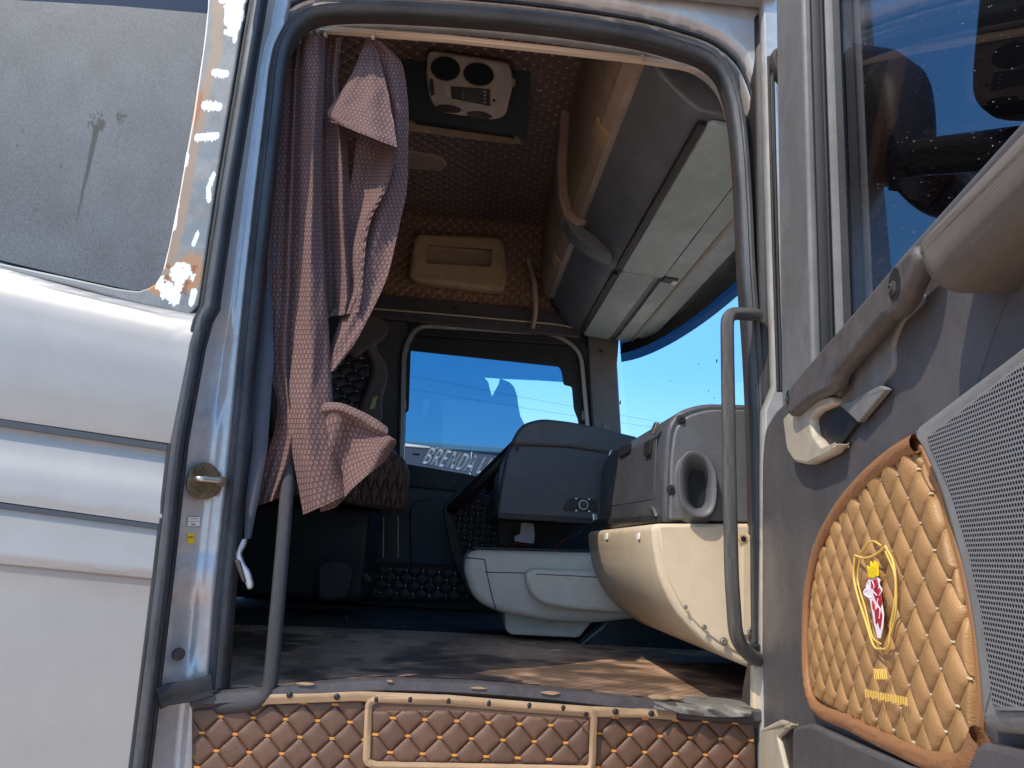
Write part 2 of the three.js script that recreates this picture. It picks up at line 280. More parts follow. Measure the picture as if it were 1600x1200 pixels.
// blind side window with a grey film, and its peeling surround
{
  const pl = planeZ(-0.03);
  const film = pl.pts([[-900, -40], [-300, -8], [0, 2], [180, 12], [326, 24], [318, 90], [300, 200], [282, 310], [266, 390], [258, 420], [253, 434], [246, 445], [236, 452], [222, 456], [206, 455], [186, 451], [100, 432], [0, 408], [-300, 330], [-900, 190]]);
  const bb = film.reduce((a, p) => [Math.min(a[0], p.x), Math.max(a[1], p.x), Math.min(a[2], p.y), Math.max(a[3], p.y)], [9, -9, 9, -9]);
  const S = 1100, X0 = atZ(-20, 300, -0.03).x, W = bb[1] - X0, Hh = bb[3] - bb[2];
  const toC = (px, py, w, h) => { const q = pl.uv(px, py); return [(q.x - X0) / W * w, (1 - (q.y - bb[2]) / Hh) * h]; };
  const fl = fractal(1024, [[300, 1], [512, 1], [9, 0.5]], 88);
  const tex = painted(1024, 1024, (x, w, h) => {
    const im = x.createImageData(w, h);
    for (let j = 0; j < h; j++) for (let i = 0; i < w; i++) { const v = 84 + (fl(i, j) - 0.5) * 60, k = (j * w + i) * 4; im.data[k] = v * 0.93; im.data[k + 1] = v; im.data[k + 2] = v * 1.06; im.data[k + 3] = 255; }
    x.putImageData(im, 0, 0);
    const blot = (px, py, r, a) => { const [cx, cy] = toC(px, py, w, h); for (let k = 0; k < 60; k++) { const th = rnd() * 6.28, rr = Math.sqrt(rnd()) * r; x.fillStyle = `rgba(26,29,34,${a * (0.3 + rnd() * 0.7)})`; x.beginPath(); x.arc(cx + Math.cos(th) * rr * 1.2, cy + Math.sin(th) * rr * 0.8, 2 + rnd() * 5, 0, 7); x.fill(); } };
    blot(153, 192, 42, 0.6); blot(192, 186, 26, 0.45); blot(160, 200, 24, 0.5);
    for (let k = 0; k < 160; k++) { const t = k / 160, [cx, cy] = toC(154 - 32 * t + (rnd() - 0.5) * 3, 200 + 148 * t, w, h); x.fillStyle = `rgba(34,36,36,${0.30 * (1 - t * 0.7)})`; x.beginPath(); x.ellipse(cx, cy, 13 * (1 - t) + 3, 10, 0, 0, 7); x.fill(); }
    for (const [a, b] of [[38, 208], [98, 262], [30, 230], [220, 120], [60, 330]]) { const [cx, cy] = toC(a, b, w, h); x.fillStyle = 'rgba(34,36,40,.5)'; x.beginPath(); x.arc(cx, cy, 6, 0, 7); x.fill(); }
  });
  const g = plate(pl, film, { h: 0.002, d: 0.004, bevel: 0.001 });
  const p = g.attributes.position, u = g.attributes.uv;
  for (let i = 0; i < p.count; i++) u.setXY(i, (p.getX(i) - X0) / W, (p.getY(i) - bb[2]) / Hh);
  tex.wrapS = tex.wrapT = THREE.MirroredRepeatWrapping;
  const win = part(cab, 'side_window', plate(pl, [[-900, -400], [335, -400], [331, 30], [245, 462], [200, 470], [0, 425], [-900, 210]].map(([a, b]) => pl.uv(a, b)), { h: -0.012, d: 0.012 }), std(C(0.012, 0.018, 0.035), { roughness: 0.05 }));
  part(win, 'window_film', g, std(C(1, 1, 1), { map: tex, roughness: 0.55, metalness: 0.15 }));
  // surround: a border strip beside the seam, painted grey, worn through to white and brown
  const edge = []; for (let y = -300; y <= 480; y += 30) edge.push([seamX(y) - 3, y]);
  const border = [[338, -300], [328, 20], [320, 90], [302, 200], [284, 310], [268, 390], [260, 421], [255, 436], [248, 447], [237, 454], [222, 458.5], [205, 457], [186, 454], [100, 435], [0, 414], [-900, 198], [-900, 214], [0, 424], [120, 452], [215, 478], [300, 496], ...edge.reverse()];
  const bp = pl.pts(border), b2 = bp.filter((q) => q.x > X0).reduce((a, q) => [Math.min(a[0], q.x), Math.max(a[1], q.x), Math.min(a[2], q.y), Math.max(a[3], q.y)], [9, -9, 9, -9]);
  const P0 = pl.uv(200, 300).x, P1 = pl.uv(440, -40).x, Q0 = pl.uv(300, 500).y, Q1 = pl.uv(400, -40).y;
  const tc = (px, py, w, h) => { const q = pl.uv(px, py); return [(q.x - P0) / (P1 - P0) * w, (1 - (q.y - Q0) / (Q1 - Q0)) * h]; };
  const fn2 = fractal(512, [[5, 1], [14, 0.8], [60, 0.6]], 909);
  const t2 = painted(512, 1024, (x, w, h) => {
    const im = x.createImageData(w, h);
    for (let j = 0; j < h; j++) for (let i = 0; i < w; i++) { const n = fn2(i, j), k = (j * w + i) * 4, v = 122 + (n - 0.5) * 46; im.data[k] = v * 0.97; im.data[k + 1] = v * 1.01; im.data[k + 2] = v * 1.03; im.data[k + 3] = 255; }
    x.putImageData(im, 0, 0);
    const blob = (px, py, rx, ry, col, n = 26) => { const [cx, cy] = tc(px, py, w, h), [ex] = tc(px + rx, py, w, h), [, ey] = tc(px, py + ry, w, h), RX = ex - cx, RY = ey - cy; for (let k = 0; k < n; k++) { const a = rnd() * 6.28, r = Math.sqrt(rnd()); x.fillStyle = col; x.beginPath(); x.ellipse(cx + Math.cos(a) * r * RX, cy + Math.sin(a) * r * RY, RX * 0.35, RY * 0.3, 0, 0, 7); x.fill(); } };
    const line = (list, col, wd) => { x.strokeStyle = col; x.lineCap = 'round'; x.lineJoin = 'round'; const [, a] = tc(0, 0, w, h), [b] = tc(0, 0, w, h), [c] = tc(wd, 0, w, h); x.lineWidth = c - b; x.beginPath(); list.forEach(([p, q], i) => x[i ? 'lineTo' : 'moveTo'](...tc(p, q, w, h))); x.stroke(); if (col[3] === '(') { x.fillStyle = col; for (let i = 0; i < list.length - 1; i++) for (let k = 0; k < 22; k++) { const t = rnd(), [u, v] = tc(list[i][0] + (list[i + 1][0] - list[i][0]) * t, list[i][1] + (list[i + 1][1] - list[i][1]) * t, w, h), a = rnd() * 6.28; x.beginPath(); x.ellipse(u + Math.cos(a) * (c - b) * 0.45, v + Math.sin(a) * (c - b) * 0.6, (c - b) * (0.05 + rnd() * 0.16), (c - b) * (0.06 + rnd() * 0.2), rnd() * 3, 0, 7); x.fill(); } } };
    // brown primer run down the strip
    for (let k = 0; k < 3; k++) line([[346, 10], [342, 90], [322, 160], [312, 210], [298, 280], [290, 330], [280, 380], [262, 440]], 'rgba(150,122,98,.36)', 22 - k * 6);
    blob(312, 180, 6, 34, 'rgba(150,92,48,.35)', 40); blob(262, 452, 26, 14, 'rgba(172,120,76,.5)', 30); blob(300, 430, 24, 30, 'rgba(165,118,78,.5)', 40);
    blob(336, 300, 26, 26, 'rgba(104,118,126,.4)', 24); blob(318, 375, 26, 24, 'rgba(104,118,126,.4)', 24); blob(340, 235, 24, 22, 'rgba(104,118,126,.35)', 20);
    // bare white primer
    const wh = 'rgb(222,228,236)';
    blob(371, 22, 14, 36, wh, 70); blob(366, 8, 16, 14, wh, 30); line([[356, 58], [372, 62], [370, 72]], wh, 6);
    line([[338, 121], [358, 123]], wh, 8); line([[323, 172], [347, 174]], wh, 9); line([[312, 222], [343, 219]], wh, 8); line([[296, 250], [294, 262]], wh, 8); line([[338, 280], [330, 300], [331, 318]], wh, 7); line([[281, 318], [276, 360]], wh, 9); line([[313, 372], [307, 386]], wh, 6);
    blob(288, 430, 14, 14, wh, 40); line([[256, 446], [268, 462], [280, 470], [286, 440]], wh, 13); blob(306, 438, 4, 6, wh, 14); line([[308, 462], [304, 476]], wh, 9);
    for (const [a, b] of [[266, 422], [264, 440], [308, 426], [296, 448], [292, 460]]) blob(a, b, 5, 6, 'rgba(120,72,36,.55)', 14);
    line([[331, 0], [326, 60], [308, 190], [282, 330], [262, 424]], 'rgba(220,214,206,.9)', 2.5);
  });
  const g2 = plate(pl, bp, { h: 0.004, d: 0.012, bevel: 0.004 }), p2 = g2.attributes.position, u2 = g2.attributes.uv;
  for (let i = 0; i < p2.count; i++) u2.setXY(i, (p2.getX(i) - P0) / (P1 - P0), (p2.getY(i) - Q0) / (Q1 - Q0));
  part(win, 'window_surround', g2, std(C(1, 1, 1), { map: t2, roughness: 0.5 }), { label: 'peeling painted window surround' });
}
// outer weather seal down the rear edge of the opening
{
  const path = []; for (let y = 1500; y >= -260; y -= 20) { const k = lerpList([[-300, 12], [470, 10], [520, 12], [700, 14], [1000, 15], [1500, 16]], y)[0]; path.push(atZ(seamX(y) + k, y, 0.0)); }
  part(cab, 'outer_seal', sweep(path, ringProf(0.0105, 0.013)), M.rubberGrey);
  const p2 = path.map((p) => p.clone().add(V3(-0.0135, 0, -0.004))); part(cab, 'outer_seal_lip', sweep(p2, ringProf(0.0055, 0.006, 10)), M.rubber);
  const p3 = path.map((p) => p.clone().add(V3(0.0115, 0, -0.010))); part(cab, 'outer_seal_lip', sweep(p3, ringProf(0.003, 0.005, 10)), M.rubber);
}
// door opening: painted jamb, seal, header
let onJamb;
const jambOut = (y) => lerpList([[-300, 458], [0, 404], [300, 357], [470, 333], [520, 322], [690, 290], [860, 268], [1000, 250], [1200, 226], [1500, 190]], y)[0];
const sealPx = [[300, 1500], [330, 1200], [338, 1080], [348, 940], [361, 810], [374, 680], [384, 560], [396, 437], [412, 290], [427, 160], [432, 110], [440, 72], [458, 40], [484, 20], [540, 12], [672, 16], [800, 26], [900, 38], [1000, 54], [1060, 70], [1104, 86], [1131, 110], [1147, 150], [1157, 210], [1164, 300], [1170, 425], [1178, 530], [1184, 640], [1188, 760], [1190, 900], [1190, 1040], [1182, 1090], [1180, 1200], [1170, 1300]];
const sealZ = -0.075;
const sealPath = new THREE.CatmullRomCurve3(sealPx.map(([x, y]) => atZ(x, y, sealZ)), false, 'centripetal').getPoints(160);
const sealL = sealPx.slice(0, 13).map(([x, y]) => [y, x]).reverse();
{
  const dents = [[575, 0.42, 72, 0.26, 0.016], [690, 0.45, 40, 0.35, -0.004], [905, 0.5, 30, 0.45, -0.007], [980, 0.4, 55, 0.3, 0.010], [1060, 0.4, 22, 0.35, -0.004], [1150, 0.4, 70, 0.25, 0.008]];
  const fn = (s, t) => {
    const y = -260 + t * 1760, xo = jambOut(y), xi = lerpList(sealL.map((r) => r), Math.max(28, y))[0] - 9 + (y < 28 ? (28 - y) * 0.25 : 0);
    const px = xo + (xi - xo) * s; let z = -0.014 - 0.052 * Math.min(1, s / 0.58) - 0.004 * Math.max(0, s - 0.58);
    z += 0.005 * Math.exp(-(((s - 0.62) / 0.10) ** 2)) - 0.012 * Math.max(0, (s - 0.86) / 0.14) ** 2;
    for (const [dy, ds, wy, ws, dep] of dents) z -= dep * Math.exp(-(((y - dy) / wy) ** 4) - (((s - ds) / ws) ** 4));
    return atZ(px, y, z);
  };
  part(cab, 'door_jamb', grid(28, 220, fn), M.silverJamb);
  onJamb = (px, py) => { const xo = jambOut(py), xi = lerpList(sealL, Math.max(28, py))[0] - 9; const q = fn((px - xo) / (xi - xo), (py + 260) / 1760); return q.addScaledVector(ray(px, py), -0.0022); };
}
part(cab, 'door_seal', sweep(sealPath, [[-0.0145, -0.006], [-0.0135, 0.003], [-0.009, 0.009], [-0.002, 0.011], [0.001, 0.008], [0.004, 0.011], [0.010, 0.010], [0.0145, 0.0], [0.0145, -0.012], [-0.013, -0.014]]), M.rubberGrey);
const headPath = sealPath.slice(58), allPath = sealPath;
{
  part(cab, 'opening_frame', sweep(headPath, [[0.012, -0.088], [0.012, -0.070], [0.024, -0.058], [0.034, -0.054], [0.038, -0.040], [0.040, -0.022], [0.048, -0.016], [0.056, -0.018], [0.060, -0.004], [0.075, 0.004], [0.30, 0.004], [0.30, -0.088]], V3(0, 0, 1)), M.silverJamb);
  part(cab, 'frame_rubber_line', sweep(headPath, ringProf(0.004, 0.004, 8).map(([a, b]) => [a + 0.046, b - 0.012])), M.rubber);
  part(cab, 'inner_trim', sweep(allPath.slice(8), [[-0.010, -0.012], [-0.0125, -0.02], [-0.0125, -0.035], [0.012, -0.045], [0.012, -0.012]]), M.headTrim);
}
// shell that closes the cab (roof, rear, front and far sides, underside)
{
  const shell = [];
  shell.push(box(-1.4, 0.96, 1.97, 2.03, -2.3, 0.0), box(-1.46, -1.4, -0.7, 2.03, -2.3, -0.05), box(-1.4, 1.05, -0.72, -0.66, -2.3, -0.08), box(0.98, 1.04, -0.7, 0.52, -2.25, -0.03), box(0.9, 0.96, 1.36, 2.03, -2.05, -0.25, 0.03));
  const top = headPath.filter((p) => p.x < 0.46 && p.y > 1.0);
  shell.push(box(-1.4, 0.6, 1.46, 1.97, -0.06, -0.012), box(0.6, 0.9, 1.36, 1.97, -0.24, -0.20), box(-1.4, -0.62, -0.7, 1.2, -0.12, -0.08), box(0.62, 1.0, -0.7, 0.40, -0.10, -0.03), box(-0.45, 0.62, -0.7, -0.36, -0.12, -0.09));
  part(cab, 'cab_shell', shell, std(C(0.3, 0.3, 0.3), { roughness: 0.6 }));
  part(cab, 'front_pillar', box(0.565, 0.74, 0.39, 1.46, -0.16, -0.06, 0.02), M.black);
  part(cab, 'rear_bulkhead', box(-1.0, -0.97, 0, 1.9, -2.15, -0.13), M.quiltBlack[0]);
}
// ---- quilting
function clip(subject, diamond) {               // polygon clipped by a convex polygon (counter-clockwise)
  let out = subject;
  for (let i = 0; i < diamond.length && out.length; i++) {
    const a = diamond[i], b = diamond[(i + 1) % diamond.length], inp = out; out = [];
    const side = (p) => (b.x - a.x) * (p.y - a.y) - (b.y - a.y) * (p.x - a.x);
    for (let k = 0; k < inp.length; k++) {
      const p = inp[k], q = inp[(k + 1) % inp.length], sp = side(p), sq = side(q);
      if (sp >= 0) out.push(p);
      if ((sp >= 0) !== (sq >= 0)) out.push(p.clone().lerp(q, sp / (sp - sq)));
    }
  }
  return out;
}
function pillow(pl, poly, h, h0, sub, inset) {
  const c = poly.reduce((a, p) => a.add(p), V2(0, 0)).multiplyScalar(1 / poly.length), ring = [];
  poly.forEach((p, i) => { const q = poly[(i + 1) % poly.length], L = p.distanceTo(q), n = L > 0.012 ? sub : 1; for (let k = 0; k < n; k++) ring.push(p.clone().lerp(q, k / n)); });
  const R = sub > 2 ? [[1, 0], [0.97, 0.3], [0.88, 0.62], [0.7, 0.86], [0.4, 0.97]] : [[1, 0], [0.9, 0.55], [0.6, 0.92]];
  const pos = [], uv = [], idx = [], n = ring.length;
  for (const [s, hh] of R) for (const p of ring) { const q = c.clone().lerp(p, s * inset), w = pl.p(q.x, q.y, h0 + hh * h); pos.push(w.x, w.y, w.z); uv.push(q.x, q.y); }
  const w = pl.p(c.x, c.y, h0 + h); pos.push(w.x, w.y, w.z); uv.push(c.x, c.y);
  for (let r = 0; r < R.length - 1; r++) for (let i = 0; i < n; i++) { const a = r * n + i, b = r * n + (i + 1) % n; idx.push(a, b, a + n, b, b + n, a + n); }
  for (let i = 0; i < n; i++) idx.push((R.length - 1) * n + i, (R.length - 1) * n + (i + 1) % n, R.length * n);
  const g = new THREE.BufferGeometry(); g.setAttribute('position', new THREE.Float32BufferAttribute(pos, 3)); g.setAttribute('uv', new THREE.Float32BufferAttribute(uv, 2)); g.setIndex(idx); g.computeVertexNormals(); return g;
}
const area = (p) => { let a = 0; for (let i = 0; i < p.length; i++) { const q = p[(i + 1) % p.length]; a += p[i].x * q.y - q.x * p[i].y; } return a / 2; };
function quilt(parent, pl, region, { du, dv, h = 0.006, h0 = 0, ou = 0, ov = 0, skew = 0, mats, sub = 4, inset = 0.985, single = true, thread, tl = 0.012, tw = 0.0014, vertical = false, seams = 0 }) {
  if (area(region) < 0) region = region.slice().reverse();
  const bb = region.reduce((a, p) => [Math.min(a[0], p.x), Math.max(a[1], p.x), Math.min(a[2], p.y), Math.max(a[3], p.y)], [9, -9, 9, -9]);
  const all = [], st = [], seen = new Set();
  for (let j = Math.floor((bb[2] - ov) / (dv / 2)) - 1; j <= Math.ceil((bb[3] - ov) / (dv / 2)) + 1; j++) for (let i = Math.floor((bb[0] - ou - Math.abs(skew)) / du) - 2; i <= Math.ceil((bb[1] - ou + Math.abs(skew)) / du) + 2; i++) {
    const cy = ov + j * dv / 2, cx = ou + (i + (j & 1 ? 0.5 : 0)) * du + skew * cy;
    const d = [V2(cx + du / 2, cy), V2(cx + skew * dv / 2, cy + dv / 2), V2(cx - du / 2, cy), V2(cx - skew * dv / 2, cy - dv / 2)];
    const q = clip(region, d); const ar = q.length > 2 ? area(q) : 0; if (ar < du * dv * 0.03) continue;
    const full = ar > du * dv * 0.499;
    const g = pillow(pl, full ? d : q, h * Math.min(1, 0.35 + ar / (du * dv * 0.5) * 0.65), h0, sub, inset);
    if (single) part(parent, 'quilt_diamond', g, mats[Math.floor(rnd() * mats.length)]); else all.push(g);
    if (thread && full) for (const e of d) { const key = Math.round(e.x * 2000) + ',' + Math.round(e.y * 2000); if (seen.has(key)) continue; seen.add(key); const t = new THREE.BoxGeometry(vertical ? tw : tl, vertical ? tl : tw, 0.0016); t.translate(e.x, e.y, h0 + h * 0.30 + 0.0008); st.push(t.applyMatrix4(pl.m())); }
    if (thread && seams && full) for (let e = 0; e < 2; e++) { const a = d[e], b = d[e + 1], L = a.distanceTo(b), n = Math.max(2, Math.round(L / seams)); for (let k = 0; k < n; k++) { const t = new THREE.BoxGeometry(L / n * 0.72, Math.min(tw, 0.0016), 0.001); t.rotateZ(Math.atan2(b.y - a.y, b.x - a.x)); t.translate(a.x + (b.x - a.x) * (k + 0.5) / n, a.y + (b.y - a.y) * (k + 0.5) / n, h0 + 0.0006); st.push(t.applyMatrix4(pl.m())); } }
  }
  if (all.length) part(parent, 'quilt_diamonds', merge(all), mats[0], { kind: 'stuff' });
  if (st.length) part(parent, 'stitching', merge(st), thread, { kind: 'stuff' });
}
// ---- roof lining, with the drop-down console in its hatch
const ROOF = 1.88;
{
  const pl = new Plane(V3(0, ROOF, 0), V3(0, -1, 0), V3(0, 0, -1));      // u = ?, v into the cab
  const roof = part(cab, 'roof_lining', box(-1.0, 0.95, ROOF + 0.004, ROOF + 0.03, -2.16, -0.05), M.base);
  const reg = [pl.uv(0, 0)].slice(1); for (const [x, z] of [[-0.75, -2.14], [0.42, -2.14], [0.42, -0.75], [-0.75, -0.75]]) { const q = V3(x, ROOF, z).sub(pl.o); reg.push(V2(q.dot(pl.ex), q.dot(pl.ey))); }
  quilt(roof, pl, reg, { du: 0.056, dv: 0.056, h: 0.006, mats: M.quiltRoof, sub: 2, single: false, thread: M.threadCream, tl: 0.010, tw: 0.0045, seams: 0.02 });
  const lp = new Plane(atY(690, 250, ROOF), V3(0, -1, 0.15));
  part(cab, 'roof_lamp', plate(lp, rounded(lp.pts([[600, 222], [690, 240], [700, 252], [690, 262], [640, 258], [600, 250]]), 0.01), { h: 0.0, d: 0.022, bevel: 0.008, seg: 3 }), M.locker);
}
{
  const c = atY(736, 130, ROOF - 0.10), pl = new Plane(c, V3(0, -0.62, 0.78));
  const con = part(cab, 'roof_console', plate(pl, rounded(pl.pts([[668, 78], [797, 98], [803, 130], [790, 182], [770, 188], [690, 176], [672, 160], [665, 120]]), 0.025), { h: -0.06, d: 0.06, bevel: 0.012, seg: 4 }), plastic(C(0.66, 0.55, 0.47)));
  const ell = (cx, cy, rx, ry, rot = 0) => { const a = []; for (let i = 0; i < 28; i++) { const t = i / 28 * Math.PI * 2, x = Math.cos(t) * rx, y = Math.sin(t) * ry; a.push([cx + x * Math.cos(rot) - y * Math.sin(rot), cy + x * Math.sin(rot) + y * Math.cos(rot)]); } return pl.pts(a); };
  for (const [x, y, rx, ry] of [[696, 107, 23, 19], [748, 116, 24, 18]]) {
    part(con, 'speaker_ring', plate(pl, ell(x, y, rx + 2, ry + 2, 0.2), { h: 0, d: 0.003, bevel: 0.001 }), M.locker);
    part(con, 'speaker_cover', plate(pl, ell(x, y, rx, ry, 0.2), { h: 0.0005, d: 0.004, bevel: 0.0015 }), std(C(0.012, 0.016, 0.022), { roughness: 0.8, bumpMap: grain, bumpScale: 0.002 }));
  }
  for (const [x, y, rx, ry] of [[701, 170, 20, 6], [749, 180, 20, 6]]) part(con, 'air_vent', plate(pl, ell(x, y, rx, ry, 0.12), { h: 0.0005, d: 0.004, bevel: 0.0015 }), M.black);
  part(con, 'control_panel', plate(pl, rounded(pl.pts([[704, 135], [766, 139], [766, 166], [706, 154]]), 0.003), { h: 0.0005, d: 0.004, bevel: 0.001 }), M.black);
  part(con, 'display', plate(pl, pl.pts([[694, 134], [703, 135], [704, 152], [697, 150]]), { h: 0.0005, d: 0.003, bevel: 0.0006 }), M.creamGrey);
  for (let k = 0; k < 4; k++) for (let q = 0; q < 2; q++) part(con, 'button', plate(pl, pl.pts([[756 - q * 34, 142 + k * 5.5 - q * 1.5], [759 - q * 34, 142.4 + k * 5.5 - q * 1.5], [759 - q * 34, 144.6 + k * 5.5 - q * 1.5], [756 - q * 34, 144 + k * 5.5 - q * 1.5]]), { h: 0.0044, d: 0.0012, bevel: 0.0003 }), q ? M.overheadDark : M.creamGrey);
  part(con, 'latch_slot', plate(pl, rounded(pl.pts([[672, 122], [677, 124], [679, 148], [674, 150], [671, 138]]), 0.002), { h: 0.0005, d: 0.003, bevel: 0.001 }), M.black);
  part(con, 'knob', disc(pl, pl.uv(772, 157), 0.005, 0, 0.006, 14), M.black);
  part(con, 'side_catch', plate(pl, rounded(pl.pts([[798, 122], [806, 124], [804, 136], [797, 135]]), 0.003), { h: -0.02, d: 0.014, bevel: 0.003 }), M.locker);
  // hatch recess behind it, dark, and its front frame
  const back = new Plane(c.clone().add(V3(0, 0.02, -0.10)), V3(0, -0.62, 0.78));
  part(cab, 'hatch_recess', plate(back, back.pts([[625, 60], [832, 88], [822, 215], [632, 185]]), { h: -0.01, d: 0.01 }), std(C(0.012, 0.022, 0.03), { roughness: 0.6 }));
  const rail = new Plane(atY(736, 195, ROOF - 0.02), V3(0, -0.8, 0.6));
  const hf = part(cab, 'hatch_frame', plate(rail, rounded(rail.pts([[560, 170], [640, 187], [805, 208], [812, 214], [816, 222], [800, 223], [640, 202], [560, 188]]), 0.004), { h: 0, d: 0.02, bevel: 0.005 }), M.tan);
  part(hf, 'hinge_bar', plate(rail, rail.pts([[648, 174], [652, 168], [660, 172], [660, 180], [795, 200], [803, 188], [808, 192], [804, 212], [650, 190]]), { h: 0.02, d: 0.012, bevel: 0.003 }), M.black);
  part(hf, 'slide_rod', tube([rail.p(rail.uv(660, 167).x, rail.uv(660, 167).y, 0.03), rail.p(rail.uv(796, 194).x, rail.uv(796, 194).y, 0.03)], 0.006), M.tanMetal);
  for (const [a, b] of [[664, 180], [682, 183], [763, 198], [786, 203]]) part(hf, 'bracket_slot', plate(rail, rail.pts([[a - 7, b - 3], [a + 8, b], [a + 8, b + 2.5], [a - 7, b]]), { h: 0.03, d: 0.003, bevel: 0.0006 }), M.creamGrey);
  const rs = new Plane(atY(845, 140, ROOF), V3(0, -1, 0.001)); part(cab, 'roof_screw', screwHead(rs, rs.uv(845, 139), 0.006, 0.004), M.steel);
}
// ---- far side wall: quilted upper wall, trim, far door with its window
const FZ = -2.15, FW = planeZ(FZ);
{
  const up = part(cab, 'upper_far_wall', plate(FW, FW.pts([[380, 470], [380, 250], [640, 290], [1000, 340], [1000, 520], [880, 488], [600, 462]]), { h: -0.05, d: 0.05, bevel: 0 }), M.base);
  quilt(up, FW, FW.pts([[470, 452], [500, 310], [640, 326], [860, 352], [900, 370], [885, 489], [598, 466], [540, 460]]), { du: 0.051, dv: 0.051, h: 0.007, mats: M.quiltRoof.map((m) => { const c = m.clone(); c.color = C(0.28, 0.15, 0.09); return c; }), sub: 2, thread: M.threadCream, tl: 0.009, tw: 0.005, vertical: true, seams: 0.02 });
  const tpl = planeZ(FZ + 0.012);
  const outer = rounded(tpl.pts([[655, 373], [780, 378], [787, 390], [792, 440], [786, 460], [775, 462], [652, 448], [639, 440], [642, 412], [648, 382]]), 0.02), inner = rounded(tpl.pts([[666, 385], [774, 393], [776, 400], [772, 433], [663, 427], [659, 420], [660, 400]]), 0.018);
  const tray = part(cab, 'storage_tray', plate(tpl, outer, { h: 0, d: 0.075, bevel: 0.022, seg: 5, holes: [inner] }), M.tan);
  part(tray, 'tray_floor', plate(tpl, outer.map((p) => p.clone().lerp(outer.reduce((a, q) => a.add(q), V2(0, 0)).multiplyScalar(1 / outer.length), 0.06)), { h: 0.0, d: 0.003, bevel: 0 }), M.locker);
  part(tray, 'tray_wall', sweep([...inner, inner[0]].map((p) => tpl.p(p.x, p.y, 0)), [[0.003, 0.055], [-0.003, 0.055], [-0.003, 0.002], [0.003, 0.002]]), M.locker);
  // trim strip under the quilting
  const tr = planeZ(FZ + 0.002), ts = part(cab, 'window_top_trim', plate(tr, rounded(tr.pts([[380, 444], [598, 463], [884, 490], [905, 512], [905, 530], [380, 480]]), 0.004), { h: 0, d: 0.03, bevel: 0.006 }), M.darkTrim);
  for (const [a, b] of [[711, 485], [832, 494]]) part(ts, 'screw', screwHead(tr, tr.uv(a, b), 0.010, 0.03), M.black);
  part(ts, 'tan_edge', tube(tr.pts([[380, 470], [600, 487], [700, 495], [800, 504], [880, 512], [905, 519]]).map((p) => tr.p(p.x, p.y, 0.034)), 0.004, { rad: 8 }), M.tanMetal);
}
